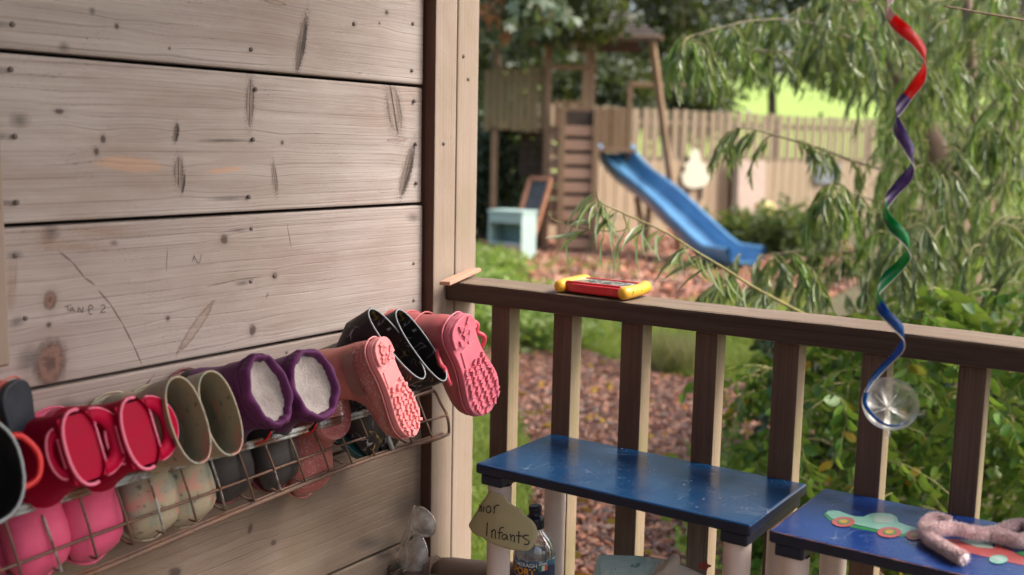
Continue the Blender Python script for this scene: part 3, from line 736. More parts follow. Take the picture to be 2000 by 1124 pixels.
def flathandle(r, m, mr, side, H, sw, out=0.032, half=0.034):
    """flat loop standing off one side of the shaft top, with an oval hole"""
    n = 22
    for nm, o_out, o_in, t, mm in (('handle', 1.0, 0.56, 0.005, m),):
        V = []; F = []
        pts = []
        for k in range(n):
            a = PI * k / (n - 1); pts.append((math.sin(a), math.cos(a)))
        for (s, c) in pts:
            for sc in (1.0, 0.52):
                V.append((side * (sw * 0.93 + out * s * sc), half * c * (1.0 if sc == 1 else 0.60), H - 0.002 - 0.25 * out * s)); 
        V2 = [(x, y, z - t) for x, y, z in V]
        b = len(V); V += V2
        for k in range(n - 1):
            q = (2 * k, 2 * k + 1, 2 * k + 3, 2 * k + 2); F.append(q); F.append(tuple(i + b for i in q[::-1]))
            F.append((2 * k, 2 * k + 2, 2 * k + 2 + b, 2 * k + b)); F.append((2 * k + 1, 2 * k + 1 + b, 2 * k + 3 + b, 2 * k + 3))
        link('handle', newmesh('handle', V, F, True), m, r)
        edge = [(side * (sw * 0.93 + out * s), half * c, H - 0.002 - 0.25 * out * s - t / 2) for s, c in pts]
        link('handle_edge', tube(edge, 0.0022, 6), mr, r)
        link('handle_edge', tube([(side * sw * 0.97, half * 0.6 * c, H - 0.001) for c in (-1, -0.3, 0.3, 1)], 0.0016, 6), mr, r)
t18 = math.radians(18)
def hang(o, y, yaw=-0.09, tl=t18, roll=0.0, dz=0.0, x=0.027, scale=1.0):
    U = Vector((math.cos(tl), yaw, math.sin(tl))); T = Vector((math.sin(tl), roll, -math.cos(tl)))
    place(o, T, U, (x, y, 0.508 + dz), scale)
# pink pair with flat heart handles
for i, (y, lab) in enumerate(((0.722, 'pink boot with crimson lining, left one of the heart-handled pair'), (0.800, 'pink boot with crimson lining and its handle loop beside the beige boots'))):
    b = boot(lab, 'heart-handled pink boots', 0.190, 0.047, 0.0235, m_pink, m_pink, m_crim, m_pinkrim, 0.0022, mfoot=m_pink, arc=True)
    for c in b.children:
        if c.name.startswith('shaft'): c.data.materials[0] = m_crim
    flathandle(b, m_crim, m_pinkrim, -1, 0.190, 0.0235, 0.044, 0.041); flathandle(b, m_crim, m_pinkrim, 1, 0.180, 0.0235, 0.014, 0.030)
    link('lining_patch', newmesh('p', [(-0.0215, -0.040, 0.187), (0.0215, -0.040, 0.187), (0.0215, 0.040, 0.187), (-0.0215, 0.040, 0.187)], [(0, 1, 2, 3)]), m_crim, b)
    hang(b, y, 0.0, roll=0.08, dz=-0.004)
# beige pair
for i, (y, yw, lab) in enumerate(((0.892, -0.10, 'beige mottled camouflage boot next to the pink boots'), (0.957, -0.16, 'beige mottled camouflage boot next to the purple boots'))):
    b = boot(lab, 'beige camouflage boots', 0.190, 0.060, 0.026, m_camo, m_camo, m_camo, m_camo, 0.0016); hang(b, y, yw, roll=0.11)
# purple snow boots
def snowboot(lab, y, sq, yaw, dz):
    r = boot(lab, 'purple fleece-lined snow boots', 0.165, 0.052, 0.034 * sq, m_purple, m_maroon, m_fleece, m_purple, 0.004, name='snow_boot', mfoot=m_grey, fw=0.95)
    R = ring((0.050, 0.178), (-0.050, 0.178), 0.033 * sq, 2.0, 120)
    V = []; F = []; n = 120; seg = 10
    ph = [random.uniform(0, 6) for _ in range(5)]
    for k in range(n):
        c = np.array([0, 0, 0.178]); d = R[k] - c; d = d / np.linalg.norm(d); a = 2 * PI * k / n
        rr = 0.0056 + 0.0007 * math.sin(7 * a + ph[0]) + 0.0006 * math.sin(13 * a + 2 * math.sin(2 * a) + ph[1]) + 0.0005 * math.sin(23 * a + 3 * math.sin(3 * a + ph[3]) + ph[2])
        hh = 0.0115 * (1 + 0.12 * math.sin(5 * a + ph[4]))
        for s in range(seg):
            t = 2 * PI * s / seg; V.append(R[k] + d * (rr * math.cos(t) + 0.001 * math.sin(9 * a + ph[1])) + np.array([0, 0, 1]) * hh * math.sin(t))
    for k in range(n):
        for s in range(seg): F.append((k * seg + s, k * seg + (s + 1) % seg, ((k + 1) % n) * seg + (s + 1) % seg, ((k + 1) % n) * seg + s))
    link('collar', newmesh('collar', V, F, True), m_purple, r)
    O = ring((0.048, 0.178), (-0.048, 0.178), 0.031 * sq, 2.0, 40)
    V, F = patch(O, lambda p, t: p + np.array([0, 0, -0.012 * math.sin(t * PI / 2) + 0.003 * math.sin(90 * p[1] + 60 * p[0]) * t + random.uniform(-0.0008, 0.0008)]), 9)
    link('fleece', newmesh('fleece', V, F, True), m_fleece, r)
    link('drawcord_toggle', tube([(0.008, 0.056, 0.168), (0.010, 0.062, 0.160), (0.009, 0.065, 0.148)], 0.004, 8), m_black, r)
    link('drawcord', tube(smoothpath([(0.012, 0.056, 0.17), (0.014, 0.065, 0.158), (0.018, 0.068, 0.142), (0.013, 0.069, 0.13)], 10), 0.0014, 6), m_red, r)
    hang(r, y, yaw, roll=0.2, dz=dz); return r
snowboot('purple snow boot with narrow fleece opening, beside the beige boots', 1.022, 1.0, -0.03, 0.014)
snowboot('purple snow boot with wide fleece opening, beside the salmon boots', 1.116, 1.2, -0.06, 0.008)
# salmon pair: one toe-down with a short shaft, one turned sole outwards
b = boot('glittery rose-brown boot toe showing through the basket wires', 'salmon boots', 0.09, 0.046, 0.034, m_glit, m_glit, m_sal, m_sal, closed=True); hang(b, 1.217, 0, tl=math.radians(10), dz=-0.02, roll=0.04)
b = boot('salmon boot turned with its coral treaded sole facing out', 'salmon boots', 0.165, 0.050, 0.042, m_sal, m_solepink, m_sal, m_sal, treads=chevrons, band=(0.050, m_band), mfoot=m_glit, fw=0.88)
heel = on(728, 664, 'x', 0.205); toe = on(808, 850, 'x', 0.232); T = toe - heel; Ld = np.linalg.norm(T)
place(b, T, (-0.90, -0.10, -0.26), heel + T * (0.060 / 0.214), Ld / 0.214)
# black pair with chalk-line drawings
for y, yw, tl, rl, lab in ((1.282, 0.12, 27, 0.55, 'black boot with chalk drawings, upper one of the pair'), (1.338, 0.11, 24, 0.5, 'black boot with chalk drawings, beside the red-handled pink boot')):
    b = boot(lab, 'black boots with drawings', 0.190, 0.075, 0.025, m_doodle, m_teal, m_doodle, m_silver, 0.0014)
    hang(b, y, yw, math.radians(tl), rl, x=0.03)
# right-hand pink boot, sole outwards, hanging past the basket end
b = boot('pink boot with translucent sole hanging past the basket end', 'red-handled pink boots', 0.165, 0.055, 0.046, m_rose, m_gel, m_rose, m_rose, treads=chevrons, fw=1.08)
def loop(r, side, m):
    link('handle', tube(smoothpath([(side * 0.036, -0.016, 0.030), (side * 0.052, -0.016, 0.018), (side * 0.062, -0.002, 0.008), (side * 0.056, 0.012, 0.010), (side * 0.064, 0.030, 0.004), (side * 0.054, 0.050, 0.014), (side * 0.036, 0.050, 0.026)], 30), 0.0045, 8), m, r)
loop(b, -1, m_rosered); loop(b, 1, m_rosered)
for z in (0.085, 0.12): link('ridge', tube(ring((0.057, z), (-0.055, z), 0.0475), 0.0016, 6, closed=True), m_rose, b)
heel = np.array([0.222, 1.410, 0.634]); toe = np.array([0.228, 1.508, 0.457]); T = toe - heel; Ld = np.linalg.norm(T)
place(b, T, (-0.95, 0.06, -0.14), heel + T * (0.060 / 0.214), Ld / 0.214)
# black boots at the near end
b = boot('black boot with silver-grey rim, nearest at the left end of the basket', 'black boots at the near end', 0.195, 0.060, 0.050, m_black, m_coral, m_black, m_silver, 0.002); hang(b, 0.588, 0.03, dz=-0.004)
link('handle', tube(smoothpath([(-0.046, -0.032, 0.180), (-0.062, -0.028, 0.183), (-0.076, -0.004, 0.185), (-0.070, 0.022, 0.183), (-0.046, 0.030, 0.18)], 24), 0.0038, 8), m_red, b)
b = boot('navy boot sole with coral edge above the black boot', 'black boots at the near end', 0.11, 0.052, 0.045, m_coral, m_navy, m_coral, m_coral)
for c in b.children:
    if c.name.startswith('welt'): c.data.materials[0] = m_coral; c.scale = (1.06, 1.03, 1.0)
heel = on(20, 742, 'x', 0.12); toe = heel + np.array([-0.01, 0.035, -0.19]); T = toe - heel
place(b, T, (-0.9, -0.35, 0), heel + T * (0.050 / 0.214), 0.72)
# brown boots low down by the corner
for p, lab, yaw in (((0.03, 1.50, 0.045), 'brown boot low in the corner below the goggles', 0.1), ((0.085, 1.535, 0.075), 'brown boot leaning against the corner post base', 0.35)):
    b = boot(lab, 'brown boots low in the corner', 0.19, 0.044, 0.036, m_brown, m_brown, m_brown, m_brown, 0.002)
    place(b, (0.25, -0.2, -0.95), (0.93, yaw, 0.22), p)
# ------------------------------------------------------------------ stools
def stoolpaint(name, c, edge):
    nt = NT(name); v = nt.coord(); n = nt.noise(v, 8, 5); f = nt.noise(nt.mapping(v, (40, 6, 40), rot=(0, 0, 0.5)), 3, 4, 0.7); s2 = nt.noise(v, 130, 3); m = nt.noise(v, 6, 3)
    col = nt.ramp(n, [(0.3, tuple(x * 0.8 for x in c)), (0.7, tuple(x * 1.15 for x in c))])
    scuff = nt.math('MULTIPLY', nt.maprange(f, 0.66, 0.74), nt.maprange(m, 0.5, 0.62))
    col = nt.mix(nt.math('MULTIPLY', scuff, 0.5), col, (0.35, 0.42, 0.5))
    thin = nt.math('LESS_THAN', nt.math('ABSOLUTE', nt.math('SUBTRACT', nt.noise(v, 9, 2, 0.5, 1.5), 0.47)), 0.0028)
    thin = nt.math('MULTIPLY', thin, nt.maprange(nt.noise(v, 14, 2), 0.5, 0.6)); col = nt.mix(nt.math('MULTIPLY', thin, 0.25), col, (0.45, 0.5, 0.55))
    chip = nt.math('MULTIPLY', nt.maprange(s2, 0.7, 0.73), nt.maprange(m, 0.45, 0.55)); col = nt.mix(chip, col, edge)
    dust = nt.maprange(nt.noise(v, 3, 5, 0.6), 0.52, 0.75); col = nt.mix(nt.math('MULTIPLY', dust, 0.22), col, (0.25, 0.22, 0.18))
    nt.base(col); nt.p(Roughness=nt.maprange(nt.noise(v, 18, 4), 0.3, 0.7, 0.14, 0.32), Specular_IOR_Level=0.55)
    nt.bump(nt.noise(v, 35, 2), 0.0004, 0.25); return nt.m
m_blue = stoolpaint('teal_blue_paint', (0.004, 0.04, 0.115), (0.45, 0.3, 0.28)); m_royal = stoolpaint('royal_blue_paint', (0.008, 0.035, 0.16), (0.4, 0.2, 0.15))
m_edge = simple('navy_edge', (0.006, 0.012, 0.035), 0.35, 0.3); m_leg = simple('cream_leg_paint', (0.70, 0.58, 0.53), 0.4, 0.06, 12)
m_wear = simple('worn_edge', (0.22, 0.11, 0.10), 0.7, 0.4, 60)
ST = 0.395
def stool(lab, cx, cy, rz, mt, worn):
    r = thing('step_stool', lab, 'stool', (cx, cy, 0), (0, 0, rz), 'blue stools by the railing')
    L, W = 0.488, 0.240
    o = link('stool_top', box(L, W, 0.018, 0.004, (0, 0, ST - 0.009), 3), mt, r)
    o.data.materials.append(m_edge)
    for f in o.data.polygons:
        if abs(f.normal.z) < 0.3 or f.normal.z < -0.5: f.material_index = 1
        f.use_smooth = False
    if worn:
        for sx in (-1, 1):
            pass
        link('worn_edge', tube([(-L / 2 + 0.004 + (L - 0.008) * t, -W / 2 + 0.0014 + random.uniform(-0.0004, 0.0004), ST - 0.0014) for t in np.linspace(0, 1, 60)], [0.0005 + 0.0011 * random.random() for _ in range(60)], 5), m_wear, r)
        link('worn_edge', tube([(-L / 2 + 0.0014, -W / 2 + 0.004 + (W - 0.008) * t, ST - 0.0014) for t in np.linspace(0, 1, 40)], [0.0004 + 0.001 * random.random() for _ in range(40)], 5), m_wear, r)
    for sx in (-1, 1):
        link('cleat', box(0.042, W - 0.012, 0.019, 0.003, (sx * (L / 2 - 0.028), 0, ST - 0.018 - 0.0097), 2), m_edge, r)
        for sy in (-1, 1):
            me = lathe([(0.0001, 0.0), (0.0185, 0.0), (0.0195, 0.004), (0.0205, ST - 0.040), (0.0205, ST - 0.0375)], 28)
            me.transform(Matrix.Translation((sx * (L / 2 - 0.030), sy * (W / 2 - 0.030), 0))); link('leg', me, m_leg, r)
    return r
st1 = stool('blue stool with scratched glossy top below the drawing toy', 0.5235, 1.524, 0.012, m_blue, False)
st2 = stool('blue stool with painted toy cars and worn edges', 1.040, 1.527, 0.008, m_royal, True)
# painted cars on the second stool
def flat(name, pix, z, mat, h=0.0004):
    P = [on(1500 + x / 4, 860 + y / 4, 'z', ST) for x, y in pix]
    me = prism([(p[0], p[1]) for p in P][::1] , h); me.transform(Matrix.Translation((0, 0, z)))
    M2 = Matrix.Rotation(-st2.rotation_euler.z, 4, 'Z') @ Matrix.Translation((-st2.location.x, -st2.location.y, 0)); me.transform(M2)
    return link(name, me, mat, st2)
def paintm(n, c): return simple(n, c, 0.3, 0.12, 40)
m_mint = paintm('mint_paint', (0.20, 0.42, 0.34)); m_gr = paintm('green_paint', (0.03, 0.21, 0.07)); m_cor = paintm('coral_paint', (0.42, 0.09, 0.085)); m_ye = paintm('mustard_paint', (0.45, 0.27, 0.04)); m_mintp = paintm('pale_mint_paint', (0.32, 0.43, 0.38))
flat('painted_car', [(436, 585), (455, 560), (480, 600), (660, 662), (850, 703), (1040, 745), (1095, 735), (1090, 752), (1040, 757), (850, 722), (670, 688), (480, 628)], ST + 0.0001, m_gr)
flat('painted_car', [(452, 575), (470, 556), (515, 553), (560, 558), (620, 582), (680, 600), (745, 603), (790, 583), (830, 574), (900, 572), (965, 580), (1003, 603), (1020, 645), (1080, 668), (1150, 688), (1165, 703), (1140, 722), (1090, 738), (1040, 740), (850, 700), (660, 658), (500, 615)], ST + 0.0005, m_mint)
flat('painted_window', [(815, 625), (850, 600), (960, 597), (985, 625), (960, 655), (840, 650)], ST + 0.0009, m_mintp)
def wheel(cx, cy, rx, ry, cs, z=ST + 0.0010):
    for k, (s, m) in enumerate(zip((1, 0.55, 0.38), cs)):
        flat('painted_wheel', [(cx + rx * s * math.cos(t), cy + ry * s * math.sin(t)) for t in np.linspace(0, 2 * PI, 28)[:-1]], z + 0.0004 * k, m)
wheel(588, 645, 90, 38, (m_cor, m_gr, m_ye)); wheel(948, 727, 95, 40, (m_cor, m_gr, m_ye))
flat('painted_car', [(1190, 800), (1250, 790), (1380, 775), (1500, 778), (1600, 800), (1760, 845), (1790, 800), (1830, 815), (1860, 850), (1930, 880), (2010, 905), (2080, 950), (2060, 990), (1950, 970), (1750, 925), (1560, 880), (1400, 850)], ST + 0.0001, m_cor)
flat('painted_car', [(1500, 785), (1620, 783), (1750, 805), (1760, 850), (1640, 842), (1560, 815)], ST + 0.0005, m_mintp)
wheel(1140, 748, 62, 38, (m_cor, m_ye, m_ye)); wheel(1800, 938, 72, 34, (m_mint, m_mintp, m_mintp))
flat('painted_car', [(1930, 885), (2010, 875), (2090, 900), (2080, 950), (2010, 920)], ST + 0.0009, m_gr)
# fuzzy pipe-cleaner figure
m_fuzz = simple('dusty_pink_fuzz', (0.84, 0.68, 0.68), 0.9, 0.05, 60)
fz = thing('fuzzy_stick_toy', 'dusty pink fuzzy bent stick lying on the car stool', 'toy', (1.09, 1.50, ST))
def fpt(x, y, dz): return on(1500 + x / 4, 860 + y / 4, 'z', ST + dz)
fz_paths = [([(1540, 925, .011), (1460, 890, .011), (1380, 840, .011), (1290, 790, .011), (1240, 735, .013), (1232, 670, .016), (1270, 625, .017), (1340, 620, .016), (1420, 650, .014)], 0.0070),
            ([(1255, 720, .016), (1330, 695, .022), (1450, 690, .020), (1570, 715, .017), (1690, 735, .013), (1780, 722, .013), (1870, 690, .014), (1960, 665, .014), (2050, 690, .014), (2060, 750, .013), (1990, 790, .012), (1880, 770, .012), (1760, 745, .012)], 0.0075)]
HP = []; HD = []
for P, rad in fz_paths:
    Q = smoothpath([fpt(*p) for p in P], 60); rr = [rad * (0.88 + 0.03 * math.sin(i * 0.9) + 0.03 * random.random()) for i in range(60)]
    wpart('fuzzy_arm', tube(np.vstack([Q[0] * 1.6 - Q[2] * 0.6, Q, Q[-1]]) if rad < 0.0085 else Q, ([rr[0] * 0.45] + rr + [rr[-1] * 0.5]) if rad < 0.0085 else rr, 14), m_fuzz, fz)
    for i in range(20000):
        k = random.randrange(59); t = random.random(); p = Q[k] * (1 - t) + Q[k + 1] * t; T = Q[k + 1] - Q[k]; T = T / np.linalg.norm(T)
        d = rng.normal(size=3); d -= T * d.dot(T); d /= np.linalg.norm(d); HP.append(p + d * rr[k] * 0.9); HD.append(d + T * random.uniform(-0.7, 0.7))
me = scatter('fuzz', [(-0.5, 0, 0), (0.5, 0, 0), (0, 1, 0.1)], [(0, 1, 2)], frames(HP, HD, rng.uniform(0.0025, 0.007, len(HP)), w=0.0008))
wpart('fuzz', me, m_fuzz, fz, kind='stuff')

# ------------------------------------------------------------------ paper sign on the stool leg
m_paper = simple('olive_card', (0.50, 0.465, 0.28), 0.8, 0.04, 6)
m_pen = simple('dark_pencil', (0.05, 0.048, 0.045), 0.7)
sg = thing('paper_sign', 'torn olive card with handwritten Infants wrapped round the stool leg', 'sign', on(975, 1020, 'y', 1.40))
SGO = on(985, 1010, 'y', 1.408)
def onsign(cx, cy, lift=0.0):
    px, py = 740 + cx / 5.0, 900 + cy / 5.0
    p = on(px, py, 'y', 1.400)
    dx = p[0] - SGO[0]
    p = p + np.array([0, 1.9 * dx * dx - 0.0 + 0.10 * max(0, -dx - 0.012) , 0]) + np.array([0, -lift, 0]); return p
PO = [(1075, 300), (1150, 320), (1215, 335), (1255, 390), (1310, 440), (1375, 475), (1415, 540), (1470, 590), (1510, 660), (1518, 730), (1500, 800), (1470, 865), (1430, 890), (1330, 880), (1250, 862), (1180, 838), (1100, 812), (1030, 785), (980, 760), (900, 745), (850, 715), (807, 662), (850, 600), (900, 530), (960, 440), (1010, 380)]
PO = smoothpath(PO + [PO[0]], 80)[:-1]
V, F = patch([(x, 0, y) for x, y in PO], lambda p, t: onsign(p[0], p[2]), 10)
n = len(V); V2 = V + [v + np.array([0, 0.0006, 0]) for v in V]; F2 = F + [tuple(i + n for i in f[::-1]) for f in F] + [(k, k + n, (k + 1) % 79 + n, (k + 1) % 79) for k in range(79)]
wpart('card', newmesh('card', V2, F2, True), m_paper, sg)
def sn(x, y): return onsign(x, y, 0.0008), np.array([0, -1.0, 0])
strokes([[(955, 440), (960, 480), (955, 515)], [(962, 470), (975, 455), (980, 470), (978, 512)], [(1008, 452), (1004, 512)], [(1012, 402), (1017, 408)],
         [(1075, 445), (1045, 460), (1035, 490), (1050, 512), (1080, 505), (1090, 475), (1075, 448)], [(1122, 445), (1128, 480), (1125, 515)], [(1125, 475), (1145, 440), (1180, 435)],
         [(1050, 610), (1045, 680), (1040, 742)], [(1098, 680), (1102, 720), (1098, 755)], [(1100, 700), (1125, 675), (1140, 690), (1138, 740), (1145, 765)],
         [(1225, 655), (1195, 655), (1180, 690), (1178, 740), (1175, 768)], [(1160, 705), (1215, 702)],
         [(1250, 725), (1215, 725), (1205, 755), (1225, 770), (1245, 750), (1252, 730), (1255, 765), (1262, 780)], [(1282, 715), (1290, 750), (1290, 785)], [(1290, 745), (1315, 730), (1322, 755), (1318, 800)],
         [(1362, 690), (1362, 750), (1360, 812)], [(1335, 735), (1395, 742)], [(1450, 742), (1420, 735), (1400, 755), (1430, 780), (1452, 800), (1440, 825), (1405, 822)]], sn, 0.0022, sg, m_pen)

# ------------------------------------------------------------------ drink bottle
m_bot = clear('clear_bottle_plastic', gl=0.10, haze=0.14, bumps=0.0008, bscale=60); m_cap = simple('navy_cap', (0.008, 0.012, 0.03), 0.35)
m_lab = NT('bottle_label'); v = m_lab.coord('Object'); _x, _y, _z = sep(m_lab, v)
ang = m_lab.math('ARCTAN2', _y, _x)
mt1 = m_lab.math('ADD', m_lab.math('MULTIPLY', m_lab.noise(comb(m_lab, m_lab.math('MULTIPLY', ang, 1.5), 0.0, 0.0), 1.6, 3), 0.05), 0.144)
mt2 = m_lab.math('ADD', m_lab.math('MULTIPLY', m_lab.noise(comb(m_lab, m_lab.math('MULTIPLY', ang, 1.5), 5.0, 0.0), 1.3, 2), 0.06), 0.124)
cc = m_lab.mix(m_lab.math('GREATER_THAN', _z, mt1), (0.05, 0.13, 0.22), (0.33, 0.42, 0.44)); cc = m_lab.mix(m_lab.math('GREATER_THAN', mt2, _z), cc, (0.016, 0.028, 0.075))
m_lab.base(cc); m_lab.p(Roughness=0.35); m_lab = m_lab.m
BC = on(1043, 1100, 'y', 1.535); BR = 0.0372; BT = on(1045, 988, 'y', 1.535)[2]
bt = thing('drink_bottle', 'clear sports water bottle with navy cap and printed label', 'bottle', (BC[0], BC[1], BT - 0.258))
k = 0.258
link('bottle_body', lathe([(0.0001, 0.002), (0.025, 0.0), (0.034, 0.004), (BR, 0.012), (BR, 0.05), (BR * 0.97, 0.055), (BR, 0.06), (BR, 0.172), (BR * 0.985, 0.178), (BR * 0.94, 0.185), (0.0325, 0.192), (0.0275, 0.1995), (0.021, 0.207), (0.0155, 0.2125), (0.0135, 0.216), (0.0135, 0.222)], 48), m_bot, bt)
link('cap', lathe([(0.0137, 0.218), (0.0168, 0.2185), (0.0172, 0.220), (0.0172, 0.2275), (0.0165, 0.229), (0.0172, 0.231), (0.0168, 0.236), (0.0140, 0.240), (0.0118, 0.2425), (0.0112, 0.249), (0.0122, 0.251), (0.0122, 0.2565), (0.0108, 0.258), (0.0001, 0.258)], 36), m_cap, bt)
link('label_sleeve', lathe([(BR + 0.0004, 0.066), (BR + 0.0005, 0.0665), (BR + 0.0005, 0.1685), (BR + 0.0003, 0.169)], 64), m_lab, bt)
fa = math.atan2(CAM[1] - BC[1], CAM[0] - BC[0])
def wrap(me, zc, a_left, rr, mat, name):
    for vtx in me.vertices:
        a = fa + a_left + vtx.co.x / rr
        vtx.co = Vector((rr * math.cos(a), rr * math.sin(a), zc + vtx.co.y))
    return link(name, me, mat, bt)
m_white = simple('white_print', (0.75, 0.75, 0.75), 0.5); m_or = simple('orange_print', (0.72, 0.33, 0.03), 0.5); m_fg = simple('flag_green', (0.02, 0.25, 0.09), 0.5); m_fo = simple('flag_orange', (0.65, 0.12, 0.03), 0.5)
wrap(textmesh('COMERAGH', 0.0098, 0.0001), 0.1575, -1.28, BR + 0.0008, m_white, 'lettering')
wrap(textmesh('SPORT', 0.0175, 0.0006), 0.1425, -1.32, BR + 0.0008, m_or, 'lettering')
wrap(textmesh('SPRING STILL WATER', 0.0042), 0.1375, -1.25, BR + 0.0008, m_white, 'lettering')
def lpatch(x0, x1, z0, z1, m, nm='label_flag', r=BR + 0.0008):
    me = newmesh('p', [(x0 + (x1 - x0) * i / 4, y, 0) for i in range(5) for y in (0, z1 - z0)], [(2 * i, 2 * i + 2, 2 * i + 3, 2 * i + 1) for i in range(4)]); wrap(me, z0, 0.0, r, m, nm)
for i, m in enumerate((m_fg, m_white, m_fo)): lpatch(0.0085 + 0.0058 * i, 0.0143 + 0.0058 * i, 0.1510, 0.1605, m)
lpatch(0.0095, 0.025, 0.1615, 0.1655, m_white); wrap(textmesh('IRELAND', 0.0042), 0.1622, 0.0105 / BR, BR + 0.0012, m_pen, 'lettering')

# ------------------------------------------------------------------ wipes packet under the stool
def packm():
    nt = NT('pale_blue_packet_film'); v = nt.coord(); n = nt.noise(v, 12, 2, 0.5, 0.4); n2 = nt.noise(v, 50, 2)
    c = nt.mix(nt.maprange(n, 0.48, 0.51), (0.55, 0.86, 0.93), (0.92, 0.93, 0.93)); c = nt.mix(nt.maprange(n2, 0.70, 0.72), c, (0.2, 0.5, 0.6))
    nt.base(c); nt.p(Roughness=0.25); nt.bump(nt.noise(v, 34, 5, 0.6, 0.8), 0.008, 1.0); return nt.m
pa = on(1285, 1094, 'y', 1.545)
pk = thing('wipes_packet', 'pale blue soft packet with a tissue corner sticking out', 'packet', (pa[0], 1.545, 0.0))
V = []; F = []; nu, nv = 30, 16
for side in (-1, 1):
    for i in range(nu + 1):
        for j in range(nv + 1):
            u = i / nu * 2 - 1; w = j / nv * 2 - 1
            b = max(0, (1 - u ** 4) * (1 - w ** 4)) ** 0.6
            V.append((u * 0.121 + 0.003 * math.sin(9 * w), side * (0.001 + 0.026 * b + 0.003 * b * math.sin(7 * u + 3 * w)), 0.12 + w * 0.1 + 0.006 * math.sin(2.4 * u + 1) - 0.012 * (u * u) ))
nn = (nu + 1) * (nv + 1)
for s in range(2):
    for i in range(nu):
        for j in range(nv):
            a = s * nn + i * (nv + 1) + j; q = (a, a + nv + 1, a + nv + 2, a + 1); F.append(q if s == 0 else q[::-1])
zt = pa[2]
me = newmesh('packet', [(x, y, z - 0.2225 + zt) for x, y, z in V], F, True); link('packet_body', me, packm(), pk)
m_tis = simple('white_tissue', (0.6, 0.58, 0.53), 0.9, 0.06)
tp = [on(1262, 1130, 'y', 1.50), on(1290, 1108, 'y', 1.50), on(1313, 1084, 'y', 1.50), on(1327, 1086, 'y', 1.50), on(1325, 1108, 'y', 1.50), on(1312, 1132, 'y', 1.50)]
V, F = patch(smoothpath(tp + [tp[0]], 30)[:-1], lambda p, t: p + np.array([0, -0.012 * math.sin(t * PI / 2), 0]), 4); wpart('tissue', newmesh('tissue', V, F, True), m_tis, pk)
V, F = patch([on(1375 + 12 * math.cos(t) * (1 + 0.25 * math.cos(5 * t)), 1106 + 8 * math.sin(t) * (1 + 0.25 * math.cos(5 * t)), 'y', 1.5155) for t in np.linspace(0, 2 * PI, 30)[:-1]], lambda p, t: p, 2); wpart('printed_star', newmesh('star', V, F), simple('coral_print', (0.3, 0.06, 0.06), 0.4), pk)

# ------------------------------------------------------------------ safety goggles by the corner
m_gog = clear('scratched_plastic_with_glare', tint=(0.86, 0.87, 0.87), gl=0.10, rough=0.12, haze=0.5, hazec=(0.95, 0.96, 0.97), bumps=0.0012, bscale=22); m_gogrim = clear('clear_frame_plastic', tint=(0.72, 0.72, 0.7), gl=0.25, rough=0.15, haze=0.4, hazec=(0.7, 0.68, 0.64))  # strong white haze in the lens colour imitates a bright reflection
gg = thing('safety_goggles', 'scratched clear plastic safety goggles with painted glare, propped on edge in the corner', 'goggles', on(805, 1110, 'y', 1.52))
GN = -np.array([RM[0][2], RM[1][2], 0.0]); GN /= np.linalg.norm(GN)
def gp(px, py, d=0.0): return on(px, py, 'y', 1.52) + GN * d
l1 = smoothpath([(812, 991), (826, 992), (842, 1006), (850, 1022), (849, 1038), (840, 1047), (824, 1047), (812, 1042), (803, 1034), (800, 1030), (806, 1010), (812, 991)], 40)[:-1]
l2 = smoothpath([(824, 1048), (833, 1070), (834, 1090), (826, 1112), (812, 1128), (800, 1130), (795, 1112), (797, 1085), (803, 1062), (812, 1046), (824, 1048)], 40)[:-1]
for L_ in (l1, l2):
    V, F = patch([gp(*p) for p in L_], lambda p, t: p + GN * 0.016 * math.sin(t * PI / 2), 7)
    wpart('lens', newmesh('lens', V, F, True), m_gog, gg)
    wpart('lens_rim', tube([gp(*p) for p in L_], 0.0018, 8, closed=True), m_gogrim, gg)
arm = [(808, 990), (800, 1012), (792, 1040), (784, 1068), (774, 1092), (766, 1112), (772, 1126), (790, 1130), (797, 1110), (796, 1080), (801, 1050), (806, 1030), (811, 1008)]
arm = smoothpath(arm + [arm[0]], 60)[:-1]
V, F = patch([gp(*p, -0.004) for p in arm], lambda p, t: p + GN * 0.005 * math.sin(t * PI / 2), 4); wpart('side_shield', newmesh('shield', V, F, True), m_gogrim, gg)
for j in range(7):
    a = gp(779 + 0.8 * j - 3, 1090 + 4.2 * j, 0.004); b = gp(796 - 0.8 * j, 1096 + 4.2 * j, 0.004); wpart('vent_rib', tube([a, b], 0.0011, 6), m_gogrim, gg)
wpart('temple_arm', tube(smoothpath([gp(809, 990, -0.006), gp(798, 1020, -0.008), gp(786, 1055, -0.010), gp(770, 1098, -0.012), gp(764, 1116, -0.012)], 20), 0.0026, 8, flat=0.5), m_gogrim, gg)
hk = thing('wall_hook', 'small rusty wire hook plate on the lowest board', 'hook', on(772, 1104, 'x', 0.004))
wpart('hook_plate', box(0.004, 0.034, 0.022, 0.001, tuple(on(772, 1110, 'x', 0.0035))), simple('dirty_plate', (0.12, 0.1, 0.08), 0.6), hk)
wpart('hook_wire', tube(smoothpath([on(757, 1112, 'x', 0.007), on(762, 1104, 'x', 0.012), on(775, 1100, 'x', 0.012), on(781, 1104, 'x', 0.010), on(786, 1098, 'x', 0.010), on(797, 1094, 'x', 0.010)], 16), 0.0016, 6), mwr, hk)

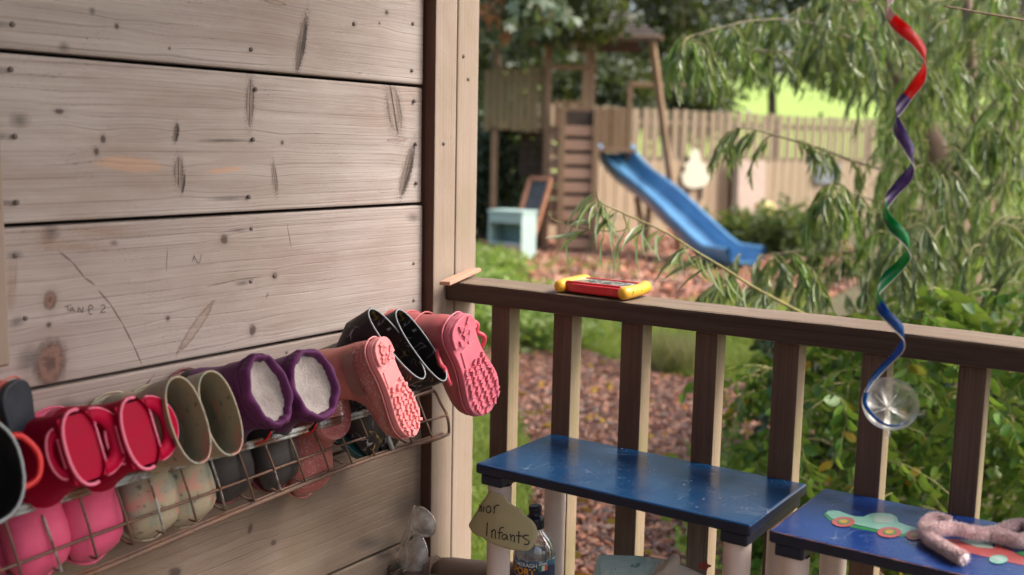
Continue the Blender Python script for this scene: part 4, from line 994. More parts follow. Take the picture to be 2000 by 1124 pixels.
# ------------------------------------------------------------------ spiral ribbon with bottle-bottom bowl
RY = 1.38
keys = [(-70, 1790, 0), (5, 1735, 1), (108, 1806, 2), (222, 1752, 3), (308, 1782, 4), (400, 1730, 5), (478, 1774, 6), (568, 1716, 7), (652, 1763, 8), (765, 1692, 9)]
rb = thing('spiral_streamer', 'hanging spiral plastic streamer striped red, purple, green and blue', 'streamer', on(1745, -60, 'y', RY))
mid_x = {0: 1762, 1: 1770, 2: 1773, 3: 1772, 4: 1764, 5: 1756, 6: 1748, 7: 1743, 8: 1735, 9: 1722}
def helix(py):
    ys = [k[0] for k in keys]; xs = [k[1] for k in keys]; ph = float(np.interp(py, ys, [k[2] for k in keys])); i = min(int(ph), 8); u = ph - i
    u2 = (1 - math.cos(PI * u)) / 2; x = xs[i] * (1 - u2) + xs[i + 1] * u2
    amp = abs(xs[i + 1] - xs[i]) / 2 * (on(1001, py, 'y', RY)[0] - on(1000, py, 'y', RY)[0])
    p = on(x, py, 'y', RY); c = on((xs[i] + xs[i + 1]) / 2, py, 'y', RY)
    sgn = 1 if i % 2 == 0 else -1
    return p + np.array([0, sgn * amp * math.sin(PI * u) * 0.9, 0]), c
def film(name, c1, c2):
    nt = NT(name); n = nt.noise(nt.coord(), 90, 4); nt.base(nt.ramp(n, [(0.35, c1), (0.68, c2)])); nt.p(Roughness=0.22, Specular_IOR_Level=0.6); nt.bump(nt.noise(nt.coord(), 120, 3), 0.001, 0.5)
    tr = nt.new('ShaderNodeBsdfTranslucent'); tr.inputs[0].default_value = (*c2, 1); ms = nt.new('ShaderNodeMixShader'); ms.inputs[0].default_value = 0.5
    nt.l.new(nt.b.outputs[0], ms.inputs[1]); nt.l.new(tr.outputs[0], ms.inputs[2]); nt.l.new(ms.outputs[0], nt.out.inputs[0]); return nt.m
m_sedge = simple('streamer_edge', (0.5, 0.48, 0.45), 0.3)
segs = [(-70, 42, (0.42, 0.2, 0.22), (0.6, 0.42, 0.42), 'pinkish clear top of the streamer'), (42, 187, (0.55, 0.008, 0.012), (0.8, 0.035, 0.03), 'red length of the streamer'), (187, 395, (0.06, 0.025, 0.15), (0.16, 0.10, 0.28), 'purple length of the streamer'),
        (395, 592, (0.0, 0.13, 0.035), (0.01, 0.30, 0.10), 'green length of the streamer'), (592, 770, (0.0, 0.045, 0.19), (0.01, 0.11, 0.36), 'blue length of the streamer')]
for y0, y1, c1, c2, lab in segs:
    V = []; F = []; n = int((y1 - y0) / 3) + 2; E1 = []
    for k in range(n):
        py = y0 + (y1 - y0) * k / (n - 1); p, c = helix(py); q, _ = helix(py + 1.5)
        T = q - p; T /= np.linalg.norm(T); N = p - c; N[2] = 0; N = N - T * N.dot(T); N /= np.linalg.norm(N) + 1e-9; W = np.cross(T, N)
        w = 0.0070 * (0.55 if py < 25 else 1.0) * (1.0 if py < 600 else max(0.45, 1 - (py - 600) / 300)) * (1 + 0.08 * math.sin(py * 0.13))
        for s in (-1, 1):
            V.append(p + W * w * s + N * 0.0004); V.append(p + W * w * s - N * 0.0004)
        E1.append(p + W * w)
        if k:
            b = 4 * k
            F += [(b - 4, b - 2, b + 2, b), (b - 3, b + 1, b + 3, b - 1), (b - 4, b, b + 1, b - 3), (b - 2, b - 1, b + 3, b + 2)]
    wpart('ribbon', newmesh('ribbon', V, F, True), film('streamer_' + lab.split()[0], c1, c2), rb, label=lab); wpart('ribbon_edge', tube(E1, 0.0007, 5), m_sedge, rb)
# string to the roof
p0, _ = helix(-70)
wpart('string', tube([p0, p0 * 0.5 + np.array([p0[0], p0[1], 2.165]) * 0.5, (p0[0], p0[1], 2.165)], 0.0012, 5), m_white, rb)
# bowl
bc = on(1737, 792, 'y', 1.395)
m_bowl = clear('clear_bowl_plastic', tint=(0.88, 0.89, 0.87), gl=0.0, rough=0.34, haze=0.24, hazec=(0.75, 0.76, 0.72), bumps=0.001, bscale=25)
vd = CAM - bc; vd /= np.linalg.norm(vd); ax = vd + np.array([0.25, 0, 0.55]); ax /= np.linalg.norm(ax)
bx = np.cross([0, 0, 1], ax); bx /= np.linalg.norm(bx); by = np.cross(ax, bx)
Rb = 0.0425; SB = 0.84
prof = [(0.0001, 0.006), (0.006, 0.005), (0.010, 0.002), (0.018, 0.0005), (0.026, 0.001), (0.034, 0.006), (0.0395, 0.014), (0.042, 0.022), (Rb, 0.030)]
def petal(r, z, th):
    a = 0.5 + 0.5 * math.cos(5 * th); w = math.exp(-((r - 0.022) / 0.012) ** 2); return r, z + 0.006 * (1 - a) ** 3 * w
me = lathe(prof, 60, True, petal); me.transform(basis(bx, by, ax, bc - ax * 0.016) @ Matrix.Scale(SB, 4)); wpart('bowl', me, m_bowl, rb)
for k in range(5):
    th = 2 * PI * (k + 0.5) / 5 + 0.3
    L_ = [Vector((r * math.cos(th + 0.1 * math.sin(r * 90)), r * math.sin(th + 0.1 * math.sin(r * 90)), z + 0.0006)) for r, z in ((0.004, 0.0065), (0.012, 0.007), (0.02, 0.0072), (0.028, 0.007))]
    wpart('ridge', tube([tuple(basis(bx, by, ax, bc - ax * 0.016) @ (p * SB)) for p in L_], [0.0009, 0.0008, 0.0006, 0.0003], 6), m_bowl, rb)
p9, _ = helix(768)
wpart('ribbon', tube(smoothpath([p9, on(1690, 790, 'y', 1.365), on(1705, 812, 'y', 1.357), on(1728, 829, 'y', 1.355), on(1752, 832, 'y', 1.36), on(1768, 824, 'y', 1.372)], 30), [0.0036 - 0.0028 * t for t in np.linspace(0, 1, 30)], 8, flat=0.3), film('streamer_blue_end', (0.0, 0.045, 0.19), (0.01, 0.11, 0.36)), rb)
m_drop = clear('water_drop', gl=0.3, haze=0.0)
o = link('droplet', lathe([(0.0001, -0.004), (0.002, -0.0025), (0.0024, 0), (0.0012, 0.0035), (0.0001, 0.007)], 12), m_drop, rb); o.location = Vector(on(1735, 849, 'y', 1.365)) - rb.location

# ------------------------------------------------------------------ things on the rail
RZ = 0.6605
m_tred = simple('toy_red_plastic', (0.52, 0.012, 0.014), 0.35, 0.1, 20, coat=0.2); m_yel = NT('toy_yellow_plastic'); v = m_yel.coord()
m_yel.base(m_yel.mix(m_yel.math('MULTIPLY', m_yel.maprange(m_yel.noise(v, 75, 4, 0.6), 0.6, 0.66), m_yel.maprange(m_yel.noise(v, 22, 2), 0.42, 0.56)), (0.68, 0.36, 0.025), (0.06, 0.035, 0.02))); m_yel.p(Roughness=0.35); m_yel = m_yel.m
m_scr = NT('grey_drawing_screen'); v = m_scr.coord(); a_ = m_scr.noise(v, 40, 3, 0.5, 2.0)
m_scr.base(m_scr.mix(m_scr.maprange(a_, 0.45, 0.52), (0.06, 0.075, 0.085), (0.3, 0.31, 0.27))); m_scr.p(Roughness=0.18); m_scr = m_scr.m
tl = on(1098, 562, 'z', RZ + 0.01); tr_ = on(1212, 575, 'z', RZ + 0.01)
tc = (tl + tr_) / 2; xd = tr_ - tl; TW = np.linalg.norm(xd); xd /= TW
ty = thing('drawing_toy', 'red magnetic drawing board with yellow grips on the handrail', 'toy', (tc[0], 1.684, RZ), (0, 0, math.atan2(xd[1], xd[0])))
hw = TW / 2
fr = [(-hw, -0.036), (-hw * 0.5, -0.042), (0, -0.0435), (hw * 0.5, -0.042), (hw, -0.036), (hw, 0.036), (hw * 0.5, 0.041), (0, 0.042), (-hw * 0.5, 0.041), (-hw, 0.036)]
fr = smoothpath(fr + [fr[0]], 50)[:-1]
me = prism(fr, 0.0165, 0.003); me.transform(Matrix.Translation((0, 0, 0.003))); link('frame', me, m_tred, ty)
link('screen', box(hw * 1.72, 0.058, 0.0022, 0.0006, (0, 0.001, 0.0200)), m_scr, ty)
for s in (-1, 1):
    link('frame_lip', box(hw * 1.86, 0.006, 0.0045, 0.0015, (0, s * 0.034, 0.0205), 2), m_tred, ty)
    P = smoothpath([(s * (hw + 0.002), -0.050, 0.0105), (s * (hw + 0.008), -0.030, 0.0125), (s * (hw + 0.010), 0.0, 0.0135), (s * (hw + 0.006), 0.03, 0.0145), (s * (hw - 0.001), 0.052, 0.016)], 24)
    rr = [0.0125 * min(1, math.sqrt(max(0.02, 1 - (2 * t - 1) ** 8))) * (0.94 + 0.06 * math.cos(6 * t)) for t in np.linspace(0, 1, 24)]
    link('grip', tube(P, rr, 16), m_yel, ty)
a = on(872, 553, 'z', RZ + 0.006); b = on(925, 529, 'z', RZ + 0.012)
lw = thing('wood_offcut', 'short pale wood offcut lying across the handrail end', 'offcut', (a[0], a[1], RZ))
m_off = wood('offcut_wood', (0.45, 0.28, 0.2), (0.3, 0.18, 0.12), 'y', 0.4, stain=0.1)
wpart('lath', beam(tuple(a + (a - b) * 0.06 + np.array([0, 0, 0.0005])), tuple(b + (b - a) * 0.1), 0.021, 0.0075, 0.0008), m_off, lw)
# ------------------------------------------------------------------ garden ground
RV = np.array([RM[0][0], RM[1][0], 0]); RV /= np.linalg.norm(RV); FV = np.array([RM[0][2], RM[1][2], 0]); FV /= np.linalg.norm(FV)
YAW = math.atan2(RV[1], RV[0])
def cart(x, D, z):            # metres to the right of the view axis, metres out, height
    p = CAM + RV * x + FV * D; p[2] = z; return p
def gmat(name, ramp, sc=3.0, fine=60, rough=0.9, bd=0.01):
    nt = NT(name); v = nt.coord(); n = nt.noise(v, sc, 6, 0.65); f = nt.noise(v, fine, 4, 0.7)
    c = nt.ramp(nt.math('ADD', nt.math('MULTIPLY', n, 0.55), nt.math('MULTIPLY', f, 0.45)), ramp); nt.base(c); nt.p(Roughness=rough); nt.bump(f, bd, 0.8); return nt.m
m_soil = gmat('dark_soil_and_moss', [(0.3, (0.05, 0.032, 0.022)), (0.5, (0.09, 0.07, 0.03)), (0.62, (0.07, 0.11, 0.025))])
m_bark = gmat('red_brown_bark', [(0.32, (0.17, 0.065, 0.035)), (0.48, (0.36, 0.15, 0.085)), (0.62, (0.48, 0.24, 0.15))], 2.0, 45)
m_lawn = gmat('grass_ground', [(0.3, (0.09, 0.11, 0.03)), (0.5, (0.18, 0.25, 0.05)), (0.68, (0.28, 0.32, 0.09))], 2.5, 50)
m_field = gmat('bright_field_grass', [(0.3, (0.19, 0.30, 0.045)), (0.7, (0.30, 0.40, 0.08))], 0.3, 6)
gr = thing('garden_ground', 'damp garden soil', None, (0, 0, GZ), kind='structure')
V = [cart(x, D, GZ) for D in (-30, 24) for x in (-60, 60)]; wpart('soil_sheet', newmesh('soil', V, [(0, 1, 3, 2)]), m_soil, gr)
hill = thing('hill_field', 'bright green field rising beyond the fence', None, cart(0, 40, 0), kind='structure')
V = []; F = []; Ds = [23.5, 26, 30, 36, 44, 55, 70, 95, 130]; zs = [GZ - 0.05, -0.2, 0.35, 1.2, 2.3, 3.7, 5.3, 7.4, 9.0]
for D, z in zip(Ds, zs):
    for i in range(25): V.append(cart(-120 + 10 * i, D, z + 0.25 * math.sin(i * 1.7 + D) * (D - 23) / 60))
for a in range(len(Ds) - 1):
    for i in range(24): F.append((a * 25 + i, a * 25 + i + 1, (a + 1) * 25 + i + 1, (a + 1) * 25 + i))
wpart('field_sheet', newmesh('field', V, F, True), m_field, hill)
def gpoly(px): return [tuple(gnd(*p)[:2]) for p in px]
def gsheet(name, lab, px, z, mat, n=80):
    P = gpoly(px); P = smoothpath([(a, b, 0) for a, b in P + [P[0]]], n)[:-1]
    r = thing(name, lab, None, (P[:, 0].mean(), P[:, 1].mean(), GZ + z), kind='structure')
    bm = bmesh.new(); f = bm.faces.new([bm.verts.new((p[0], p[1], GZ + z)) for p in P]); bm.normal_update()
    if f.normal.z < 0: f.normal_flip()
    bmesh.ops.triangulate(bm, faces=bm.faces[:]); wpart(name + '_sheet', bm_me(bm), mat, r); return [tuple(p[:2]) for p in P]
LAWN = gsheet('lawn', 'rough bright grass beyond the railing', [(880, 520), (990, 524), (1040, 575), (1130, 602), (1320, 600), (1560, 575), (1560, 690), (1440, 748), (1330, 738), (1200, 705), (1090, 668), (1030, 655), (960, 690), (890, 700)], 0.004, m_lawn)
LAWN2 = gsheet('grass_verge', 'grass verge left of the bark path', [(800, 780), (1000, 800), (1035, 920), (1045, 1040), (1060, 1200), (760, 1200)], 0.008, m_lawn)
PATH = gsheet('bark_path', 'path of red-brown bark chips', [(1000, 672), (1075, 668), (1200, 712), (1330, 745), (1470, 760), (1620, 900), (1700, 1300), (1030, 1300), (1040, 1000), (1010, 820), (930, 790), (940, 700)], 0.012, m_bark)
PLAY = gsheet('play_area_bark', 'red bark surface under the climbing tower', [(900, 484), (960, 462), (1100, 458), (1300, 448), (1600, 452), (1680, 520), (1600, 590), (1330, 612), (1130, 612), (1020, 560), (930, 520)], 0.016, m_bark)
# bark chips
def sample(poly, n):
    A = np.array(poly); lo, hi = A.min(0), A.max(0); out = []
    while sum(len(o) for o in out) < n:
        p = lo + rng.random((n * 2, 2)) * (hi - lo); out.append(p[inpoly(p, poly)])
    return np.vstack(out)[:n]
chip_v = [(-0.5, -0.5, 0), (0.45, -0.55, 0.02), (0.5, 0.5, 0), (-0.42, 0.52, 0.03), (-0.35, -0.4, 0.25), (0.3, -0.42, 0.3), (0.36, 0.35, 0.22), (-0.3, 0.42, 0.28)]
chip_f = [(4, 5, 6, 7), (0, 1, 5, 4), (1, 2, 6, 5), (2, 3, 7, 6), (3, 0, 4, 7)]
m_chip = leafmat('bark_chip', [(0.20, 0.065, 0.035), (0.36, 0.135, 0.07), (0.46, 0.2, 0.11), (0.40, 0.165, 0.09), (0.52, 0.31, 0.21), (0.10, 0.05, 0.035), (0.45, 0.23, 0.16), (0.25, 0.2, 0.16), (0.2, 0.09, 0.06)], 0.0, 0.55, dark=(0.05, 0.025, 0.018))
P = sample(PATH, 40000); P = P[(P[:, 0] - CAM[0]) ** 2 + (P[:, 1] - CAM[1]) ** 2 > 2.8 ** 2]
n = len(P); a = rng.random(n) * 2 * PI; D = np.stack([np.cos(a), np.sin(a), rng.normal(size=n) * 0.18], 1)
roll = np.tile([0, 0, 1.0], (n, 1)) + rng.normal(size=(n, 3)) * 0.25
fr_ = frames(np.column_stack([P, np.full(n, GZ + 0.014) + rng.random(n) * 0.012]), D, 0.012 + 0.05 * rng.random(n) ** 2.2, np.cross(D, roll), rng.uniform(0.006, 0.02, n))
chips = thing('bark_chips', 'loose red-brown bark chips on the path', None, (P[:, 0].mean(), P[:, 1].mean(), GZ), kind='stuff')
wpart('bark_chips', scatter('chips', chip_v, chip_f, fr_), m_chip, chips, kind='stuff')
P = sample(PLAY, 7000); n = len(P); a = rng.random(n) * 2 * PI; D = np.stack([np.cos(a), np.sin(a), rng.normal(size=n) * 0.2], 1)
c2 = thing('bark_chips', 'coarse bark litter around the climbing tower', None, (P[:, 0].mean(), P[:, 1].mean(), GZ), kind='stuff')
wpart('bark_litter', scatter('chips', chip_v, chip_f, frames(np.column_stack([P, np.full(n, GZ + 0.02)]), D, rng.uniform(0.04, 0.11, n), None, rng.uniform(0.03, 0.06, n))), m_chip, c2, kind='stuff')
# grass blades
blade_v = [(-0.5, 0, 0), (0.5, 0, 0), (-0.36, 0.5, 0.06), (0.36, 0.5, 0.06), (0, 1.0, 0.32)]; blade_f = [(0, 1, 3, 2), (2, 3, 4)]
m_grass = leafmat('grass_blade', [(0.20, 0.29, 0.045), (0.30, 0.40, 0.06), (0.37, 0.45, 0.09), (0.24, 0.33, 0.055), (0.45, 0.45, 0.18), (0.33, 0.43, 0.07)], 0.45, 0.45, dark=(0.05, 0.09, 0.015))
def grass(lab, poly, n, h0, h1, z, mat=m_grass, w=0.007, dens=None):
    P = sample(poly, n)
    if dens is not None:
        k = np.array([dens(p) for p in P]); P = P[rng.random(len(P)) < k]
    n = len(P); D = np.stack([rng.normal(size=n) * 0.38, rng.normal(size=n) * 0.38, np.ones(n)], 1)
    r = thing('grass', lab, None, (P[:, 0].mean(), P[:, 1].mean(), GZ + z), kind='stuff')
    cl = 0.65 + 0.5 * np.sin(P[:, 0] * 3.1 + 1.3 * np.sin(P[:, 1] * 2.3)) * np.sin(P[:, 1] * 2.7)
    wpart('grass_blades', scatter('blades', blade_v, blade_f, frames(np.column_stack([P, np.full(n, GZ + z)]), D, rng.uniform(h0, h1, n) * np.clip(cl, 0.4, 1.2), None, w * rng.uniform(0.7, 1.5, n))), mat, r, kind='stuff')
grass('bright rough grass beyond the bark path', LAWN, 42000, 0.05, 0.13, 0.004, w=0.010)
grass('short grass of the verge left of the bark path', LAWN2, 15000, 0.04, 0.12, 0.008)
leaf_v = [(0, 0, 0), (-0.5, 0.35, 0.10), (0.5, 0.35, 0.10), (0, 0.45, 0), (-0.36, 0.72, 0.05), (0.36, 0.72, 0.05), (0, 1.0, -0.10)]
leaf_f = [(0, 3, 1), (0, 2, 3), (1, 3, 4), (3, 2, 5), (3, 6, 4), (3, 5, 6)]
m_weed = leafmat('weed_leaf', [(0.17, 0.28, 0.045), (0.24, 0.37, 0.065), (0.30, 0.43, 0.1), (0.37, 0.46, 0.17)], 0.4, 0.35)
def weeds(lab, px, n, hmax, size, mat=m_weed, z=0.0, name='undergrowth', clump=None):
    poly = gpoly(px); P = sample(poly, n)
    if clump: 
        C = sample(poly, clump); P = C[rng.integers(0, clump, n)] + rng.normal(size=(n, 2)) * 0.10
    h = rng.random(n) ** 0.7 * hmax; a = rng.random(n) * 2 * PI
    D = np.stack([np.cos(a), np.sin(a), rng.uniform(-0.2, 0.7, n)], 1); up = np.tile([0, 0, 1.0], (n, 1)) + rng.normal(size=(n, 3)) * 0.3
    r = thing(name, lab, None, (P[:, 0].mean(), P[:, 1].mean(), GZ + z), kind='stuff')
    s = rng.uniform(size[0], size[1], n)
    wpart('weed_leaves', scatter('weeds', leaf_v, leaf_f, frames(np.column_stack([P, GZ + z + h]), D, s, np.cross(D, up), s * 0.5)), mat, r, kind='stuff')
weeds('leafy green weeds beside the mint cabinet', [(850, 490), (985, 520), (1035, 560), (1040, 640), (960, 680), (850, 690)], 6000, 0.20, (0.05, 0.11), clump=120)
weeds('low creeping weeds behind the first balusters', [(990, 640), (1080, 640), (1160, 690), (1120, 715), (1000, 690)], 1500, 0.22, (0.05, 0.10), clump=30)
weeds('sparse weeds along the right edge of the bark path', [(1390, 960), (1480, 900), (1600, 1000), (1650, 1200), (1400, 1200)], 1600, 0.14, (0.03, 0.07), clump=60)
weeds('scattered small weeds on the bark near the slide', [(1060, 520), (1300, 520), (1540, 510), (1560, 560), (1060, 560)], 260, 0.12, (0.03, 0.07), clump=30)
m_straw = leafmat('straw_blade', [(0.32, 0.28, 0.12), (0.24, 0.27, 0.08), (0.38, 0.33, 0.17)], 0.4, 0.5)
grass('tuft of pale straw-coloured long grass on the lawn', gpoly([(1250, 680), (1350, 680), (1370, 740), (1250, 730)]), 1500, 0.18, 0.42, 0.004, m_straw, 0.007)
m_yl = leafmat('fallen_leaf_yellow', [(0.5, 0.3, 0.03), (0.6, 0.42, 0.06), (0.45, 0.2, 0.03)], 0.2, 0.5)
P = sample(PATH, 150); n = 150; a = rng.random(n) * 6.28; D = np.stack([np.cos(a), np.sin(a), np.zeros(n)], 1)
fl = thing('fallen_leaves', 'a few yellow fallen leaves on the bark path', None, (P[:, 0].mean(), P[:, 1].mean(), GZ), kind='stuff')
wpart('fallen_leaves', scatter('fallen', leaf_v, leaf_f, frames(np.column_stack([P, np.full(n, GZ + 0.035)]), D, rng.uniform(0.04, 0.07, n), np.cross(D, np.tile([0, 0, 1.0], (n, 1))), 0.03)), m_yl, fl, kind='stuff')

# ------------------------------------------------------------------ fence
m_fence = wood('fence_wood', (0.27, 0.215, 0.15), (0.13, 0.095, 0.065), 'z', 0.5, green=0.15, stain=0.5, streak=0.4, scale=0.6)
m_fence2 = wood('pale_fence_wood', (0.36, 0.285, 0.195), (0.2, 0.145, 0.1), 'z', 0.5, stain=0.35, streak=0.4, scale=0.6)
m_fdark = simple('dark_post_wood', (0.06, 0.045, 0.033), 0.8, 0.25, 12)
FA = bg(1060, 300, 15.4); FB = bg(1790, 300, 20.6); FA[2] = FB[2] = GZ
fdir = FB - FA; fdir /= np.linalg.norm(fdir); fn = np.array([fdir[1], -fdir[0], 0])
if np.dot(fn, CAM - FA) < 0: fn = -fn
fa_ = math.atan2(fdir[1], fdir[0])
fence = thing('board_fence', 'tall brown garden fence of upright boards beyond the slide', 'fence', tuple(FA), (0, 0, fa_))
sy = -1 if np.dot(np.array([-math.sin(fa_), math.cos(fa_), 0]), fn) < 0 else 1        # local y sign that faces the viewer
x = -0.1; fboards = [box(0.150, 0.02, 1.9, 0.003, (0, 0, 0.95)) for _ in range(3)]
while x < 10.5:
    o = link('fence_board', random.choice(fboards), m_fence, fence); o.location = (x, 0.03 * sy, 0.02 + random.uniform(-0.012, 0.012)); o.rotation_euler = (0, random.uniform(-0.006, 0.006), 0)
    x += 0.150 + random.uniform(0.045, 0.07)
lboard = box(0.205, 0.018, 0.86, 0.003, (0, 0, 0.43)); x = -0.1
while x < 10.5:
    if x > 0.7: o = link('lower_board', lboard, m_fence2, fence); o.location = (x, 0.056 * sy, 0.26 + random.uniform(-0.01, 0.01))
    x += 0.222
for z in (0.35, 1.15, 1.72): link('fence_rail', box(10.7, 0.04, 0.085, 0.004, (5.15, -0.005 * sy, z)), m_fence, fence)
link('gravel_board', box(10.7, 0.03, 0.24, 0.004, (5.15, 0.085 * sy, 0.12)), m_fence2, fence)
for k in range(5): link('fence_post', box(0.1, 0.1, 1.8, 0.004, (0.1 + 2.5 * k, -0.08 * sy, 0.9)), m_fdark, fence)
def onfence(px, py, lift=0.10):
    o = FA + fn * lift; r = ray(px, py); t = np.dot(o - CAM, fn) / np.dot(r, fn); return CAM + r * t
def fencepanel(name, part, lab, cat, px, mat, th=0.02, lift=0.10, extra=()):
    P = [onfence(*p, lift) for p in px]; c = np.mean(P, 0); U = fdir; W = np.array([0, 0, 1.0]); N = np.cross(U, W)
    if np.dot(N, fn) < 0: U = -U; N = np.cross(U, W)
    r = thing(name, lab, cat, (c[0], c[1], min(p[2] for p in P)))
    me = prism([(np.dot(p - c, U), np.dot(p - c, W)) for p in P], th, 0.003); me.transform(basis(U, W, N, c)); wpart(part, me, mat, r)
    for nm, q, m in extra:
        Q = [onfence(*p, lift - 0.012) for p in q]; me = prism([(np.dot(p - c, U), np.dot(p - c, W)) for p in Q], th * 0.8); me.transform(basis(U, W, N, c - fn * 0.012)); wpart(nm, me, m, r)
    return r
m_tree_w = simple('whitewashed_board', (0.50, 0.50, 0.40), 0.7, 0.12, 14); m_pinkp = simple('greyish_pink_board', (0.42, 0.33, 0.28), 0.7, 0.1, 10); m_slate = simple('slate_blue_board', (0.16, 0.18, 0.2), 0.6, 0.15, 10)
fencepanel('tree_cutout', 'crown', 'white painted tree-shaped cutout fixed to the fence', 'decoration', [(1352, 290), (1364, 296), (1368, 316), (1378, 322), (1376, 334), (1387, 342), (1383, 356), (1374, 364), (1358, 368), (1342, 367), (1332, 358), (1330, 342), (1338, 334), (1336, 322), (1345, 316), (1346, 298)], m_tree_w, extra=[('trunk', [(1342, 364), (1347, 364), (1346, 386), (1341, 384)], m_fdark), ('trunk', [(1366, 364), (1372, 364), (1371, 390), (1366, 390)], m_fdark)])
fencepanel('pink_panel', 'panel_board', 'greyish pink upright panel leaning on the fence', 'panel', [(1438, 312), (1494, 314), (1490, 418), (1435, 416)], m_pinkp, 0.03, 0.14)
fencepanel('slate_panel', 'panel_board', 'slate blue panel on the fence behind the willow sprays', 'panel', [(1592, 318), (1640, 322), (1640, 362), (1590, 358)], m_slate, 0.02)
p = fencepanel('dark_post', 'post_timber', 'dark wooden post standing left of the pink panel', 'post', [(1424, 308), (1436, 308), (1432, 430), (1420, 430)], m_fdark, 0.09, 0.16)
yc = gnd(1490, 468, GZ); yb = thing('yellow_barrel', 'pale yellow plastic barrel by the fence behind the slide', 'barrel', (yc[0], yc[1], GZ))
D_ = np.dot(yc - CAM, np.array([RM[0][2], RM[1][2], RM[2][2]])); rr = 19 * D_ / FPX; hh = 75 * D_ / FPX
m_yb = simple('pale_yellow_plastic', (0.52, 0.47, 0.17), 0.4, 0.08, 8)
link('barrel_body', lathe([(0.0001, 0), (rr * 0.9, 0), (rr, 0.03), (rr * 1.02, hh * 0.45), (rr, hh * 0.9), (rr * 0.85, hh * 0.96), (rr * 0.5, hh * 0.98), (0.0001, hh)], 24), m_yb, yb)
for z in (0.3, 0.65): link('hoop', tube([(rr * 1.03 * math.cos(t), rr * 1.03 * math.sin(t), hh * z) for t in np.linspace(0, 2 * PI, 25)[:-1]], 0.012, 6, closed=True), m_yb, yb)

# ------------------------------------------------------------------ climbing tower
TP = gnd(1120, 495); Kt = 13.62 / FPX
m_tw = wood('tower_wood', (0.27, 0.185, 0.115), (0.17, 0.1, 0.065), 'z', 0.6, green=0.2, stain=0.5, scale=0.6); m_twx = wood('tower_beam_wood', (0.28, 0.19, 0.12), (0.17, 0.1, 0.065), 'x', 0.6, stain=0.5, scale=0.6)
m_slat = wood('grey_slat_wood', (0.27, 0.215, 0.12), (0.13, 0.1, 0.06), 'z', 0.6, green=0.35, stain=0.5, scale=0.6); m_shing = simple('dark_shingle', (0.035, 0.024, 0.018), 0.8, 0.35, 9)
m_step = wood('pink_step_wood', (0.42, 0.28, 0.2), (0.22, 0.13, 0.09), 'x', 0.5, stain=0.35, scale=0.6)
tw = thing('climbing_tower', 'wooden climbing tower with ladder wall and shingled roof', 'playhouse', tuple(TP), (0, 0, YAW))
def tx(px): return (px - 1120) * Kt
def tz(py): return (495 - py) * Kt
def tb(name, x0, x1, y0, y1, z0, z1, m, bev=0.004): return link(name, boxw(x0, x1, y0, y1, z0, z1, bev), m, tw)
for px, y, top in ((1064, 0.0, 98), (1146, 0.05, 92), (964, 0.1, 112), (1064, 1.25, 100), (1146, 1.25, 98), (964, 1.25, 112)):
    tb('tower_post', tx(px) - 0.04, tx(px) + 0.04, y, y + 0.08, 0.0, tz(top), m_tw)
tb('deck_board', tx(955), tx(1150), 0.085, 1.245, tz(262), tz(255), m_twx)
zA, zB = tz(262), tz(148); x = tx(944)
while x < tx(1058):
    w = random.uniform(0.062, 0.075); tb('slat', x, x + w, 0.055, 0.075, zA + random.uniform(-0.03, 0.03), zB + random.uniform(-0.04, 0.03), m_slat, 0.002); x += w + random.uniform(0.008, 0.018)
tb('slat_rail', tx(944), tx(1059), 0.078, 0.098, tz(170), tz(160), m_twx); tb('slat_rail', tx(944), tx(1059), 0.078, 0.098, tz(250), tz(240), m_twx)
# ladder wall
for px in (1091, 1155): tb('ladder_stile', tx(px) - 0.04, tx(px) + 0.04, -0.16, -0.08, 0.0, tz(222), m_tw)
tb('added_ladder_backing', tx(1092), tx(1152), -0.085, -0.07, 0.0, tz(226), m_fdark); py = 253  # added dark board so the gaps between the steps read dark
while py < 484:
    tb('step_board', tx(1096), tx(1150), -0.125, -0.095, tz(py + 19), tz(py), m_step); py += 26.5
for px in (1075, ):
    for j in range(7): tb('side_board', tx(1064) + 0.045, tx(1086), -0.06, -0.03, tz(282 + 26.5 * j), tz(262 + 26.5 * j), m_step)
tb('rail_board', tx(1068), tx(1142), 0.0, 0.04, tz(148), tz(140), m_twx); tb('rail_board', tx(1080), tx(1160), -0.075, -0.04, tz(226), tz(218), m_twx)
for j, px in enumerate((1082, 1096, 1110, 1124, 1138)): tb('guard_board', tx(px), tx(px) + 0.062, 0.9, 0.92, tz(262), tz(200), m_tw)
# roof: ridge along x, gable board to the left
for s in (0, 1):
    bm = bmesh.new()
    x0, x1 = tx(1112), tx(1266); ye, yr = (-0.35, 0.62) if s == 0 else (1.6, 0.62); ze, zr = tz(95), tz(24)
    nrow = 7
    for r_ in range(nrow):
        t0, t1 = r_ / nrow, (r_ + 1) / nrow + 0.02
        ya, yb_ = ye + (yr - ye) * t0, ye + (yr - ye) * t1; za, zb_ = ze + (zr - ze) * t0, ze + (zr - ze) * t1
        xs0 = x0 - 0.02 + 0.30 * 0 ; xs1 = x1 - 0.42 * t0
        me = newmesh('row', [(xs0, ya, za + 0.025), (xs1, ya, za + 0.025), (xs1, yb_, zb_ + 0.006), (xs0, yb_, zb_ + 0.006), (xs0, ya, za), (xs1, ya, za), (xs1, yb_, zb_ - 0.012), (xs0, yb_, zb_ - 0.012)],
                     [(0, 1, 2, 3), (7, 6, 5, 4), (0, 4, 5, 1), (2, 6, 7, 3), (1, 5, 6, 2), (0, 3, 7, 4)])
        link('shingle_row', me, m_shing, tw)
tb('roof_beam', tx(1138), tx(1270), -0.34, -0.28, tz(97), tz(88), m_twx); tb('roof_beam', tx(1024), tx(1146), -0.06, 0.0, tz(107), tz(96), m_twx)
